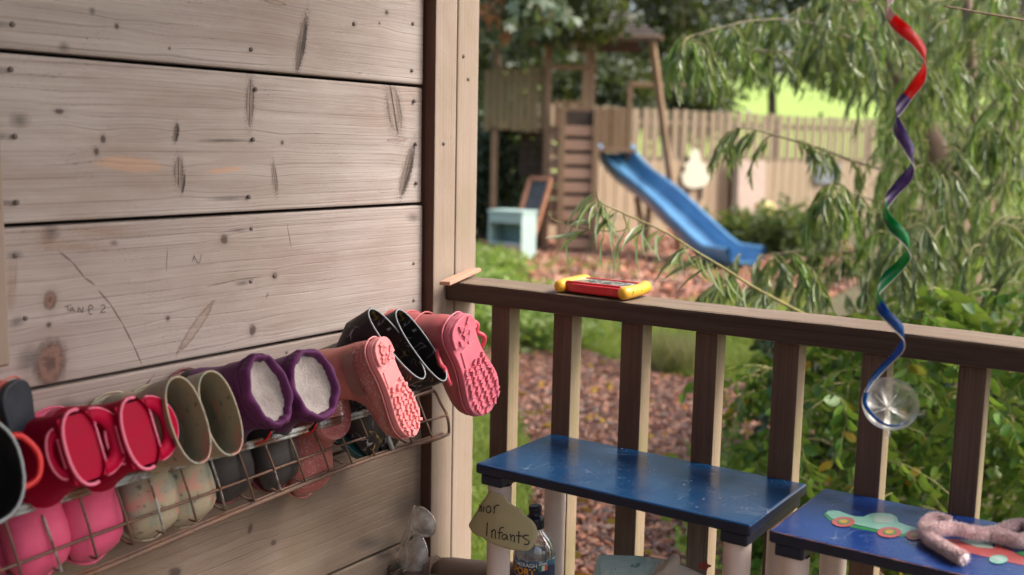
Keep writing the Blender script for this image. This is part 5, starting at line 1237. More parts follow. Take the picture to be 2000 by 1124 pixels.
for j in range(5): tb('gable_board', tx(1042) + 0.02 * j, tx(1134), 0.02, 0.04, tz(94) + 0.052 * j, tz(94) + 0.048 + 0.052 * j, m_twx)
link('swing_leg', beam((tx(1250), -0.3, tz(97)), (tx(1338), 0.55, 0.0), 0.075, 0.075), m_tw, tw)
tb('frame_post', tx(1224), tx(1233), 0.6, 0.67, tz(330), tz(163), m_tw); tb('frame_beam', tx(1226), tx(1336), 0.6, 0.66, tz(173), tz(164), m_twx)
tb('slide_platform', tx(1150), tx(1236), 0.1, 0.9, tz(302), tz(294), m_twx)
for j in range(6): tb('back_board', tx(1162) + 0.078 * j, tx(1162) + 0.07 + 0.078 * j, 0.92, 0.94, tz(300), tz(214 + random.uniform(-2, 2)), m_tw)
link('slide_strut', beam((tx(1238), 0.05, tz(385)), (tx(1262), 0.05, tz(478)), 0.07, 0.07), m_tw, tw)
# shed panel low on the left
for j in range(8): tb('shed_board', tx(1014), tx(1062), 0.5, 0.52, tz(352) + 0.08 * j, tz(352) + 0.074 + 0.08 * j, m_fdark)
for j in range(5): tb('lower_panel', tx(1030), tx(1064), 0.30, 0.32, 0.09 * j, 0.084 + 0.09 * j, m_fdark)

# ------------------------------------------------------------------ slide
m_slide = NT('blue_slide_plastic'); v = m_slide.coord(); m_slide.base(m_slide.ramp(m_slide.noise(v, 4, 4), [(0.3, (0.06, 0.19, 0.36)), (0.7, (0.11, 0.28, 0.48))])); m_slide.p(Roughness=0.3, Specular_IOR_Level=0.6, Coat_Weight=0.3, Coat_Roughness=0.1); m_slide = m_slide.m
sp_ = [(1192, 300, 13.85), (1206, 322, 13.75), (1236, 352, 13.5), (1285, 384, 13.15), (1325, 418, 12.85), (1358, 458, 12.5), (1395, 494, 12.2), (1432, 520, 11.9), (1455, 533, 11.7)]
SPp = np.array([bg(*p) for p in sp_]); SPp = smoothpath(SPp, 40)
hd = np.array([SPp[-1][0] - SPp[0][0], SPp[-1][1] - SPp[0][1], 0]); hd /= np.linalg.norm(hd); sd_ = np.array([-hd[1], hd[0], 0])
SPp = np.array([SPp[0] + hd * np.dot(p - SPp[0], hd) + np.array([0, 0, p[2] - SPp[0][2]]) for p in SPp]); SPp[:, 2] = np.maximum(SPp[:, 2], GZ + 0.10)
cs = [(-0.27, 0.125), (-0.275, 0.15), (-0.245, 0.165), (-0.215, 0.15), (-0.20, 0.07), (-0.17, 0.015), (-0.1, 0.0), (0.1, 0.0), (0.17, 0.015), (0.20, 0.07), (0.215, 0.15), (0.245, 0.165), (0.275, 0.15), (0.27, 0.125), (0.235, 0.06), (0.19, -0.025), (0.1, -0.035), (-0.1, -0.035), (-0.19, -0.025), (-0.235, 0.06)]
V = []; F = []; nc = len(cs)
T = np.gradient(SPp, axis=0); T /= np.linalg.norm(T, axis=1)[:, None]
for p, t in zip(SPp, T):
    up = np.cross(t, -sd_); up = up if up[2] > 0 else -up
    for a, b in cs: V.append(p + sd_ * a * 1.05 + up * b * 1.1)
for i in range(len(SPp) - 1):
    for k in range(nc): F.append((i * nc + k, i * nc + (k + 1) % nc, (i + 1) * nc + (k + 1) % nc, (i + 1) * nc + k))
sl_ = thing('slide', 'blue wavy plastic slide running down from the tower', 'slide', (SPp[-1][0], SPp[-1][1], GZ))
me = newmesh('slide', V, F, True)
bm = bmesh.new(); bm.from_mesh(me); bmesh.ops.recalc_face_normals(bm, faces=bm.faces[:]); bm.to_mesh(me); bm.free()
wpart('chute', me, m_slide, sl_)
pz = SPp[14]; wpart('slide_support', beam((pz[0], pz[1], GZ), (pz[0], pz[1], pz[2] - 0.05), 0.06, 0.06), m_tw, sl_)

# ------------------------------------------------------------------ mint play kitchen and chalkboard
m_mk = simple('mint_cabinet_paint', (0.34, 0.47, 0.45), 0.5, 0.08, 6); m_mk2 = simple('dark_opening', (0.16, 0.2, 0.2), 0.7)
kp = gnd(985, 512); kd = 12.85 / FPX
kt = thing('play_cabinet', 'mint green open-fronted play cabinet on the grass', 'cabinet', tuple(kp), (0, 0, YAW - math.radians(28)))
W_, D_, H_ = 0.44, 0.36, 0.565
for nm, b in (('side_panel', (-W_ / 2, -W_ / 2 + 0.02, 0, D_, 0.02, H_)), ('side_panel', (W_ / 2 - 0.02, W_ / 2, 0, D_, 0.02, H_)), ('back_panel', (-W_ / 2 + 0.02, W_ / 2 - 0.02, D_ - 0.02, D_, 0.02, H_)), ('cabinet_top', (-W_ / 2 - 0.012, W_ / 2 + 0.012, -0.012, D_ + 0.012, H_, H_ + 0.022)),
              ('shelf', (-W_ / 2 + 0.02, W_ / 2 - 0.02, 0.005, D_ - 0.02, 0.2, 0.22)), ('front_rail', (-W_ / 2 + 0.02, W_ / 2 - 0.02, 0.0, 0.02, H_ - 0.12, H_)), ('front_board', (-W_ / 2 + 0.02, W_ / 2 - 0.02, 0.0, 0.02, 0.02, 0.2))):
    link(nm, boxw(*b, 0.003), m_mk if nm != 'front_board' else m_pinkp, kt)
m_chalk = simple('chalkboard_slate', (0.085, 0.09, 0.092), 0.7, 0.25, 9); m_cf = simple('orange_brown_frame', (0.42, 0.19, 0.10), 0.6, 0.15, 12)
cbq = [(1036, 350), (1076, 351), (1032, 502), (996, 482)]
Q = [bg(cbq[0][0], cbq[0][1], 13.2), bg(cbq[1][0], cbq[1][1], 13.0), bg(cbq[2][0], cbq[2][1], 12.75), bg(cbq[3][0], cbq[3][1], 12.95)]
cb = thing('chalkboard', 'framed chalkboard leaning against the tower ladder', 'chalkboard', (Q[2][0], Q[2][1], GZ))
cen = np.mean(Q, 0); Nq = np.cross(Q[1] - Q[0], Q[3] - Q[0]); Nq /= np.linalg.norm(Nq); Nq = Nq if np.dot(Nq, CAM - cen) > 0 else -Nq
V = [q + Nq * d for d in (0.0, -0.02) for q in Q]; wpart('slate', newmesh('slate', V, [(0, 1, 2, 3), (7, 6, 5, 4), (0, 4, 5, 1), (1, 5, 6, 2), (2, 6, 7, 3), (3, 7, 4, 0)]), m_chalk, cb)
for i in range(4): wpart('frame_bar', beam(tuple(Q[i] + Nq * 0.008), tuple(Q[(i + 1) % 4] + Nq * 0.008), 0.05, 0.035, 0.006, up=tuple(Nq)), m_cf, cb)
# ------------------------------------------------------------------ trees and shrubs
m_barkt = wood('tree_bark', (0.15, 0.11, 0.08), (0.05, 0.038, 0.03), 'z', 1.0, stain=0.6, green=0.3, rough=0.9, scale=2)
m_wbark = wood('willow_bark', (0.26, 0.18, 0.13), (0.10, 0.07, 0.05), 'z', 0.8, stain=0.5, green=0.2, rough=0.85, scale=2)
m_dleaf = leafmat('dark_tree_leaf', [(0.02, 0.035, 0.012), (0.03, 0.05, 0.015), (0.045, 0.065, 0.02), (0.022, 0.04, 0.014), (0.075, 0.10, 0.03)], 0.25, 0.4)
m_ivy_shade = leafmat('ivy_and_bush_shade_leaf', [(0.018, 0.04, 0.02), (0.025, 0.055, 0.022), (0.035, 0.065, 0.025)], 0.15, 0.35)
def clumpy(n, c, rad, nclump, spread, shell=0.45, keep=None):
    U = rng.normal(size=(nclump, 3)); U /= np.linalg.norm(U, axis=1)[:, None]; r = (shell + (1 - shell) * rng.random(nclump)) ** 0.8
    C = c + U * r[:, None] * np.array(rad)
    if keep is not None: C = C[np.array([keep(q) for q in C])]
    i = rng.integers(0, len(C), n); d = rng.normal(size=(n, 3)) * spread
    return C[i] + d, d
def crown_mesh(n, c, rad, nclump, spread, size, wide=0.55, keep=None, shell=0.45, tv=leaf_v, tf=leaf_f, droop=0.5):
    P, d = clumpy(n, np.array(c), rad, nclump, spread, shell, keep)
    D = d / (np.linalg.norm(d, axis=1)[:, None] + 1e-6) + rng.normal(size=d.shape) * 0.6 + np.array([0, 0, -droop])
    s = rng.uniform(size[0], size[1], len(P)); up = np.tile([0, 0, 1.0], (len(P), 1)) + rng.normal(size=P.shape) * 0.5
    return scatter('crown', tv, tf, frames(P, D, s, np.cross(D, up), s * wide))
def holes(q):
    v = RM.T @ (q - CAM); x = 1000 + FPX * v[0] / v[2]; y = 562 + FPX * v[1] / v[2]
    if (1140 < x < 1290 and y < 90) or (1350 < x < 1610 and y < 125): return (math.sin(x * 0.11 + 2 * math.sin(y * 0.07)) * math.sin(y * 0.13 + x * 0.03) < -0.25) and random.random() < 0.5
    return True
def tree(lab, px, D, ztop, zbot, rx, n, size, mat, ncl, spr, keep=holes, name="broadleaf_tree", group=None, tr=0.14):
    c = bg(px, 300, D); c[2] = (ztop + zbot) / 2; g = GZ
    r = thing(name, lab, 'tree', (c[0], c[1], g), group=group)
    pts = smoothpath([(c[0], c[1], g), (c[0] + 0.1, c[1], g + 1.2), (c[0] - 0.05, c[1] + 0.1, zbot + 0.3), (c[0], c[1], c[2] + 0.4 * (ztop - c[2]))], 14)
    wpart('trunk', tube(pts, np.linspace(tr, tr * 0.35, 14), 10), m_barkt, r)
    for k in range(7):
        a = k * 0.9 + random.random(); z0 = zbot + (ztop - zbot) * (0.05 + 0.08 * k); b = np.array([c[0] + math.cos(a) * rx * 0.75, c[1] + math.sin(a) * rx * 0.75, z0 + 0.35 * rx])
        wpart('limb', tube(smoothpath([(c[0], c[1], z0), (c[0] * 0.6 + b[0] * 0.4, c[1] * 0.6 + b[1] * 0.4, z0 + 0.1 * rx), b], 8), np.linspace(tr * 0.4, 0.02, 8), 6), m_barkt, r)
    wpart('crown', crown_mesh(n, c, (rx, rx, (ztop - zbot) / 2), ncl, spr, size, keep=keep), mat, r); return r
def clearpx(px0, px1, py0, py1):
    def k(q):
        v = RM.T @ (q - CAM); x = 1000 + FPX * v[0] / v[2]; y = 562 + FPX * v[1] / v[2]
        return not (px0 < x < px1 and py0 < y < py1)
    return k
tree('tall dark broadleaf tree behind the left end of the tower', 960, 19.5, 6.6, 1.0, 2.4, 12000, (0.10, 0.2), m_dleaf, 150, 0.28)
tree('dark broadleaf tree rising directly behind the tower roof', 1120, 22.5, 6.8, 2.45, 2.2, 8000, (0.10, 0.2), m_dleaf, 120, 0.28)
tree('dark broadleaf tree behind the fence right of the tower roof', 1320, 22.0, 6.2, 2.3, 2.1, 7500, (0.10, 0.2), m_dleaf, 110, 0.28)
tree('dark broadleaf tree behind the fence above the white cutout', 1500, 23.5, 6.4, 2.4, 2.3, 7500, (0.10, 0.2), m_dleaf, 105, 0.28)
oc = bg(1105, -5, 12.4); ot = bg(872, 300, 12.8); ot[2] = GZ
ov = thing('broadleaf_tree', 'dark tree whose low branches overhang the tower roof', 'tree', tuple(ot))
wpart('trunk', tube(smoothpath([ot, ot + np.array([0.05, 0, 1.5]), bg(880, 60, 12.7), bg(900, -150, 12.5)], 14), np.linspace(0.12, 0.06, 14), 10), m_barkt, ov)
for q in ((1000, -60, 12.5), (1120, -30, 12.4), (1240, -20, 12.4)): wpart('limb', tube(smoothpath([bg(885, 0, 12.6), bg((885 + q[0]) / 2, q[1] - 60, 12.5), bg(*q)], 10), np.linspace(0.05, 0.012, 10), 6), m_barkt, ov)
wpart('crown', crown_mesh(5200, oc, (1.15, 0.7, 0.42), 85, 0.10, (0.07, 0.14), keep=lambda q: holes(q) or random.random() < 0.25), m_dleaf, ov)
m_mleaf = leafmat('mid_green_tree_leaf', [(0.06, 0.11, 0.03), (0.09, 0.15, 0.04), (0.12, 0.18, 0.05), (0.07, 0.12, 0.035)], 0.35, 0.4)
tree('mid green tree behind the fence among the willow sprays', 1730, 25.0, 6.6, 2.4, 2.6, 9000, (0.10, 0.2), m_mleaf, 100, 0.3)
tree('mid green tree at the far right beyond the fence', 2060, 27.0, 6.0, 1.6, 1.8, 5000, (0.10, 0.2), m_mleaf, 60, 0.3)
# shrubs behind the fence foot and ivy under the tower
def shrub(name, lab, cat, c, rad, n, size, mat, ncl, spr, stems=5):
    r = thing(name, lab, cat, (c[0], c[1], GZ))
    for k in range(stems):
        a = 2 * PI * k / stems; b = np.array([c[0] + math.cos(a) * rad[0] * 0.5, c[1] + math.sin(a) * rad[1] * 0.5, c[2] + 0.3 * rad[2]])
        wpart('stem', tube(smoothpath([(c[0], c[1], GZ), (c[0] * 0.5 + b[0] * 0.5, c[1] * 0.5 + b[1] * 0.5, c[2] * 0.6 + GZ * 0.4), b], 8), np.linspace(0.025, 0.008, 8), 6), m_barkt, r)
    wpart('foliage', crown_mesh(n, c, rad, ncl, spr, size, shell=0.3), mat, r); return r
c = bg(950, 372, 14.9); shrub('ivy_bush', 'very dark ivy bush below the tower side wall', 'bush', np.array([c[0], c[1], 0.55]), (0.95, 0.6, 1.0), 9000, (0.06, 0.12), m_ivy_shade, 120, 0.13)
c = bg(1160, 175, 18.6); shrub('laurel_bush', 'dark leafy bush between the tower posts and the fence', 'bush', np.array([c[0], c[1], 1.6]), (1.3, 0.6, 0.75), 5000, (0.08, 0.15), m_dleaf, 70, 0.16)
c = bg(1330, 178, 18.9); shrub('laurel_bush', 'dark leafy bush topping the fence beside the swing leg', 'bush', np.array([c[0], c[1], 1.75]), (1.2, 0.5, 0.5), 3500, (0.08, 0.15), m_dleaf, 50, 0.16)
c = bg(1440, 430, 14.5); shrub('low_shrub', 'low dark green shrub behind the slide foot', 'bush', np.array([c[0], c[1], -0.2]), (0.6, 0.35, 0.25), 1500, (0.06, 0.12), m_mleaf, 40, 0.08)
c = bg(1560, 455, 13.5); shrub('low_shrub', 'low dark green shrub right of the yellow barrel', 'bush', np.array([c[0], c[1], -0.15]), (0.8, 0.4, 0.3), 2200, (0.06, 0.12), m_mleaf, 50, 0.09)
# grey-green tree at the top left with rusty seed clusters
m_maple = leafmat('grey_green_leaf', [(0.10, 0.15, 0.10), (0.14, 0.19, 0.12), (0.08, 0.13, 0.075), (0.17, 0.2, 0.13)], 0.3, 0.4); m_rust = leafmat('rusty_seed', [(0.38, 0.15, 0.07), (0.30, 0.11, 0.05), (0.42, 0.2, 0.1)], 0.3, 0.6)
mc = bg(1010, 15, 6.6); t0 = bg(880, 300, 7.2); t0[2] = GZ
mp = thing('maple_tree', 'grey-green maple branch with rusty seed clusters at the top left', 'tree', tuple(t0))
wpart('trunk', tube(smoothpath([t0, t0 + np.array([0.02, 0.03, 1.2]), bg(890, 20, 7.1), bg(880, -200, 7.0)], 14), np.linspace(0.055, 0.03, 14), 8), m_barkt, mp)
for q in ((960, -40, 6.7), (1040, 10, 6.5), (1090, 40, 6.6), (1000, 60, 6.7)):
    wpart('limb', tube(smoothpath([bg(890, 20, 7.1), bg((890 + q[0]) / 2, q[1] - 30, 6.9), bg(*q)], 10), np.linspace(0.02, 0.005, 10), 6), m_barkt, mp)
lobed_v = [(0, 0, 0), (-0.5, 0.25, 0.05), (-0.2, 0.42, 0.02), (-0.42, 0.72, 0.0), (-0.12, 0.68, 0.02), (0, 1.0, -0.05), (0.12, 0.68, 0.02), (0.42, 0.72, 0.0), (0.2, 0.42, 0.02), (0.5, 0.25, 0.05)]
lobed_f = [(0, 2, 1), (0, 8, 2), (0, 9, 8), (2, 4, 3), (2, 8, 6, 4), (8, 7, 6), (4, 6, 5)]
P1, d1 = clumpy(340, bg(1025, 20, 6.6), (0.24, 0.25, 0.16), 26, 0.045, 0.2); P2, d2 = clumpy(420, bg(975, -70, 6.6), (0.35, 0.3, 0.2), 30, 0.06, 0.2); P = np.vstack([P1, P2])
D = rng.normal(size=P.shape) * 0.6 + np.array([0, 0, -0.5]) + RV * 0.3; s = rng.uniform(0.055, 0.105, len(P))
wpart('crown', scatter('crown', lobed_v, lobed_f, frames(P, D, s, np.cross(D, np.tile([0, 0, 1.0], (len(P), 1)) + rng.normal(size=P.shape) * 0.5), s)), m_maple, mp)
P = np.vstack([bg(x, y, 6.45) + rng.normal(size=(40, 3)) * 0.022 for x, y in ((948, 18), (962, 38), (985, 72), (1062, 28), (955, 45), (970, 5))]); wpart('seed_cluster', scatter('seeds', leaf_v, leaf_f, frames(P, rng.normal(size=P.shape), 0.035, None, 0.016)), m_rust, mp, kind='stuff')

# willow on the right
m_will = leafmat('willow_leaf', [(0.10, 0.165, 0.055), (0.14, 0.215, 0.07), (0.19, 0.27, 0.08), (0.12, 0.18, 0.085), (0.26, 0.33, 0.10), (0.19, 0.24, 0.13), (0.30, 0.36, 0.14)], 0.42, 0.2, yellow=0.03, dark=(0.04, 0.06, 0.025), spec=0.7)
m_will2 = leafmat('pale_willow_leaf', [(0.2, 0.24, 0.15), (0.17, 0.22, 0.11), (0.26, 0.3, 0.2)], 0.35, 0.28, dark=(0.1, 0.12, 0.06)); m_twig = simple('olive_twig', (0.2, 0.18, 0.06), 0.6, 0.25, 30); m_twigd = simple('dark_twig', (0.10, 0.085, 0.04), 0.6, 0.25, 30)
wil_v = [(0, 0, 0), (-0.5, 0.3, 0.05), (0.5, 0.3, 0.05), (0, 0.32, 0), (-0.42, 0.62, 0.0), (0.42, 0.62, 0.0), (0, 0.65, -0.05), (0, 1.0, -0.16)]
wil_f = [(0, 3, 1), (0, 2, 3), (1, 3, 6, 4), (3, 2, 5, 6), (4, 6, 7), (6, 5, 7)]
wb = bg(1930, 760, 5.4); wb[2] = GZ
wt = thing('willow_tree', 'willow with drooping narrow leaves filling the right of the garden', 'tree', tuple(wb))
def wtube(pts, r0, r1, nm='limb', m=m_wbark, n=18, seg=8): return wpart(nm, tube(smoothpath(pts, n), np.linspace(r0, r1, n), seg), m, wt)
wtube([wb, bg(1880, 520, 5.3), bg(1835, 330, 5.2), bg(1790, 225, 5.15), bg(1730, 110, 5.1), bg(1650, -10, 5.1), bg(1560, -160, 5.0)], 0.085, 0.035, 'trunk', n=26, seg=12)
wtube([bg(1860, 420, 5.25), bg(1900, 280, 5.1), bg(1888, 0, 5.0), bg(1870, -200, 5.0)], 0.03, 0.02)
wtube([bg(1880, 520, 5.3), bg(1960, 330, 5.5), bg(1985, 200, 5.5), bg(2010, -100, 5.5)], 0.035, 0.02)
boughs = [[bg(1730, 110, 5.1), bg(1600, 50, 4.5), bg(1480, 40, 4.0), bg(1345, 72, 3.7)], [bg(1790, 225, 5.15), bg(1650, 130, 4.6), bg(1500, 100, 4.2), bg(1380, 105, 3.9)], [bg(1888, 60, 5.0), bg(1960, 20, 4.6), bg(2060, 40, 4.3)],
          [bg(1835, 330, 5.2), bg(1720, 330, 4.4), bg(1600, 290, 3.9), bg(1480, 255, 3.6), bg(1440, 250, 3.5)], [bg(1860, 420, 5.2), bg(1740, 400, 4.3), bg(1630, 368, 3.4)], [bg(1870, 450, 5.2), bg(1950, 330, 4.5), bg(1930, 260, 4.1)],
          [bg(1880, 520, 5.3), bg(1750, 500, 4.6), bg(1600, 490, 4.0), bg(1480, 500, 3.7)], [bg(1790, 225, 5.15), bg(1760, 100, 4.8), bg(1700, -20, 4.6)]]
for b in boughs: wtube(b, 0.007, 0.002, 'bough', m_twigd, 16, 6)
def spray_mesh(start, out, length, nleaf, ll, lw, droop=1.0):
    """one drooping twig with narrow leaves: returns twig (V, F) and leaf frames"""
    o = np.array(out, float); o /= np.linalg.norm(o); pts = [np.array(start, float)]; d = o + np.array([0, 0, 0.25])
    for i in range(9):
        d = d + np.array([0, 0, -0.32 * droop]) + rng.normal(size=3) * 0.10; d /= np.linalg.norm(d); pts.append(pts[-1] + d * length / 9)
    pts = np.array(pts); nleaf = int(nleaf * 1.35); t = np.sort(rng.random(nleaf)) * 0.96 + 0.04; idx = np.clip((t * 9).astype(int), 0, 8); u = (t * 9 - idx)[:, None]
    P = pts[idx] * (1 - u) + pts[idx + 1] * u; T = pts[idx + 1] - pts[idx]; T /= np.linalg.norm(T, axis=1)[:, None]
    side = rng.normal(size=(nleaf, 3)); side -= T * np.sum(side * T, 1)[:, None]; side /= np.linalg.norm(side, axis=1)[:, None]
    D = T * 0.7 + side * 0.42 + np.array([0, 0, -1.0 * droop]); s = ll * rng.uniform(0.5, 1.12, nleaf) * (1 - 0.35 * t)
    roll = np.cross(D, side + rng.normal(size=side.shape) * 0.4)
    return tube_vf(pts, np.linspace(0.0024, 0.0008, 10), 5), frames(P, D, s, roll, lw * rng.uniform(0.55, 1.0, nleaf))
m_will3 = leafmat('fresh_willow_leaf', [(0.17, 0.30, 0.06), (0.24, 0.38, 0.08), (0.30, 0.42, 0.12), (0.2, 0.33, 0.08)], 0.45, 0.22, dark=(0.07, 0.12, 0.03), spec=0.6)
def spray(start, out, length, nleaf, ll=0.125, lw=0.0125, mat=None, nm='spray', droop=1.0):
    mat = mat or (m_will3 if random.random() < 0.25 else m_will)
    (V, F), A = spray_mesh(start, out, length, nleaf, ll, lw, droop); me = scatter('spray', wil_v, wil_f, A)
    o = wpart(nm, me, mat, wt); wpart('twig', newmesh('twig', V, F, True), m_twig, o); return o
cnt = 0
for bi, b in enumerate(boughs):                                    # sprays that hang from the boughs
    Q = smoothpath(b, 40); L = np.sum(np.linalg.norm(np.diff(Q, axis=0), axis=1)); k = int(L * (14, 14, 12, 6, 6, 12, 8, 12)[bi]) + 2; l0, l1 = ((0.13, 0.24), (0.10, 0.2), (0.2, 0.4), (0.10, 0.2), (0.10, 0.2), (0.2, 0.35), (0.1, 0.2), (0.2, 0.4))[bi]
    for i in range(k):
        t = (i + random.random()) / k; t = 0.12 + 0.88 * t; p = Q[min(39, int(t * 39))]
        a = random.random() * 6.28; out = np.array([math.cos(a), math.sin(a), 0]) * 0.9 - RV * 0.5
        spray(p, out, random.uniform(l0, l1), random.randint(22, 36) if l1 > 0.25 else random.randint(18, 28), 0.105, 0.0085); cnt += 1
for b in (boughs[0], boughs[4], boughs[5], boughs[1]):             # fountain-like tips
    p = b[-1]
    for i in range(8):
        a = i * 0.8; spray(p + rng.normal(size=3) * 0.012, np.array([math.cos(a), math.sin(a), 0.1]), random.uniform(0.10, 0.2), 24, 0.12, 0.0105, m_will3 if i % 2 else m_will, droop=1.3)
def zone(n, px0, px1, py0, py1, D0, D1, keep=None, l0=0.2, l1=0.42, mat=None):
    for i in range(n):
        while True:
            x, y = random.uniform(px0, px1), random.uniform(py0, py1)
            if keep is None or keep(x, y): break
        a = random.random() * 6.28; spray(bg(x, y, random.uniform(D0, D1)), (math.cos(a), math.sin(a), 0), random.uniform(l0, l1), random.randint(26, 42), 0.108, 0.0080, mat)
zone(100, 1620, 2040, -100, 150, 3.6, 5.2, l0=0.2, l1=0.42)
zone(55, 1345, 1700, 15, 105, 3.8, 5.0, l0=0.09, l1=0.19)
zone(98, 1730, 2040, 120, 500, 3.3, 5.0, l0=0.16, l1=0.4)
zone(60, 1560, 2040, 420, 600, 3.2, 4.6, l0=0.12, l1=0.28)
zone(9, 1380, 1620, 490, 585, 2.8, 3.5, l0=0.07, l1=0.16)
zone(8, 1420, 1560, 490, 570, 3.4, 4.2, l0=0.1, l1=0.2)
# far mass of the same crown
P = np.vstack([bg(random.uniform(1720, 2080), random.uniform(-120, 560), random.uniform(5.6, 7.4)) for _ in range(7000)] + [bg(random.uniform(1620, 1800), random.uniform(-120, 120), random.uniform(5.6, 7.0)) for _ in range(1800)])
D = rng.normal(size=P.shape) * 0.45 + np.array([0, 0, -1.0]); s = rng.uniform(0.08, 0.15, len(P))
wpart('foliage', scatter('foliage', wil_v, wil_f, frames(P, D, s, None, 0.010)), m_will, wt, kind='stuff')
# low twig reaching across behind the drawing toy
lowp = smoothpath([bg(1620, 640, 3.0), bg(1480, 566, 2.8), bg(1420, 528, 2.7), bg(1360, 492, 2.65), bg(1298, 453, 2.6), bg(1219, 418, 2.6), bg(1172, 394, 2.6), bg(1166, 372, 2.6)], 40)
wpart('low_branch', tube(lowp, np.linspace(0.0042, 0.0012, 40), 6), m_twig, wt)
def longleaf(base, tip, w, mat):
    base = np.array(base); d = np.array(tip) - base; L = np.linalg.norm(d); N = np.cross(d, RV + np.array([0, 0, 0.3])); me = scatter('leaf', wil_v, wil_f, frames([base], [d], L, [np.cross(d, N)], w)); return wpart('leaf', me, mat, wt)
for i in range(58):
    k = random.randint(3, 39); p = lowp[k]; t = k / 39
    a = random.random() * 6.28; d = np.array([math.cos(a) * 0.6, math.sin(a) * 0.6, -0.9 + random.uniform(-0.2, 0.5)]) - RV * 0.35; d /= np.linalg.norm(d)
    longleaf(p, p + d * random.uniform(0.07, 0.14), random.uniform(0.009, 0.014), m_will2 if random.random() < 0.6 else m_will)
for bx_, by_, tx_, ty_ in ((1150, 450, 1060, 470), (1155, 447, 1075, 492), (1200, 420, 1150, 455), (1225, 445, 1180, 545), (1250, 450, 1235, 540), (1180, 455, 1165, 540), (1110, 462, 1105, 540), (1210, 470, 1205, 548), (1180, 395, 1155, 435), (1150, 430, 1110, 440)):
    longleaf(bg(bx_, by_, 2.6), bg(tx_, ty_, 2.58), 0.0125, m_will2 if random.random() < 0.6 else m_will)
wpart('low_branch', tube(smoothpath([lowp[28], bg(1220, 450, 2.6), bg(1150, 448, 2.6), bg(1085, 432, 2.6), bg(1072, 418, 2.6)], 20), np.linspace(0.0022, 0.001, 20), 5), m_twig, wt)
# bare budded twig at the top right
Q = smoothpath([bg(2080, 60, 2.3), bg(2000, 40, 2.3), bg(1920, 26, 2.3), bg(1843, 12, 2.3)], 20); wpart('bare_twig', tube(Q, np.linspace(0.0028, 0.0018, 20), 6), m_wbark, wt)
vf = []
for k in range(2, 20, 2): vf.append(tube_vf([Q[k], Q[k] + np.array([0, 0, 0.003 * (-1) ** (k // 2)]) - RV * 0.003], [0.0022, 0.0007], 5))
V, F = merge(vf); wpart('bud', newmesh('bud', V, F, True), m_wbark, wt, kind='stuff')

# broad-leaved bush behind the railing on the right
m_bush = leafmat('bush_leaf', [(0.03, 0.095, 0.014), (0.05, 0.135, 0.02), (0.09, 0.185, 0.03), (0.035, 0.10, 0.02), (0.15, 0.22, 0.04), (0.06, 0.15, 0.025)], 0.34, 0.28, yellow=0.02, dark=(0.03, 0.07, 0.012), spec=0.35)
bush_c = bg(1800, 850, 3.7)
bu = thing('broadleaf_bush', 'glossy broad-leaved bush with yellowing leaves behind the right balusters', 'bush', (bush_c[0], bush_c[1], GZ))
reg = [(1510, 640), (1580, 600), (1700, 580), (2000, 540), (2120, 540), (2160, 1240), (1470, 1240), (1450, 1010), (1425, 870), (1425, 800), (1470, 720)]
stem0 = np.array([bush_c[0], bush_c[1], GZ])
for k in range(16):
    x, y = random.uniform(1480, 2060), random.uniform(600, 900)
    e = bg(x, y, random.uniform(3.2, 4.0)); b0 = stem0 + np.array([random.uniform(-0.35, 0.35), random.uniform(-0.2, 0.3), 0])
    wpart('stem', tube(smoothpath([b0, b0 * 0.5 + e * 0.5 + np.array([random.uniform(-0.1, 0.1), 0, 0.15]), e, e + np.array([random.uniform(-0.1, 0.1), -0.1, -0.25])], 16), np.linspace(0.007, 0.0016, 16), 6), m_twig, bu)
def bpts(n, D0, D1):
    out = []
    while len(out) < n:
        x, y = random.uniform(1400, 2160), random.uniform(540, 1240)
        if inpoly(np.array([[x, y]]), reg)[0]:
            v = math.sin(x * 0.021 + 1.7 * math.sin(y * 0.013)) * math.sin(y * 0.024 + 0.8)
            if random.random() < 0.55 + 0.5 * v: out.append(bg(x, y, random.uniform(D0, D1)))
    return np.array(out)
def lframes(P, s0, s1, wide=0.58):
    n = len(P); D = np.array([0, 0, -0.45]) + rng.normal(size=(n, 3)) * 0.7 - FV * 0.2; up = np.tile([0, 0, 0.9], (n, 1)) - FV * 0.55 + rng.normal(size=(n, 3)) * 0.6; s = rng.uniform(s0, s1, n)
    return frames(P, D, s, np.cross(D, up), s * wide)
oval_v = [(0, 0, 0), (-0.38, 0.2, 0.05), (0.38, 0.2, 0.05), (0, 0.25, 0), (-0.5, 0.5, 0.05), (0.5, 0.5, 0.05), (0, 0.55, -0.01), (-0.33, 0.8, 0.01), (0.33, 0.8, 0.01), (0, 1.0, -0.09)]
oval_f = [(0, 3, 1), (0, 2, 3), (1, 3, 6, 4), (3, 2, 5, 6), (4, 6, 7), (6, 5, 8), (7, 6, 9), (6, 8, 9)]
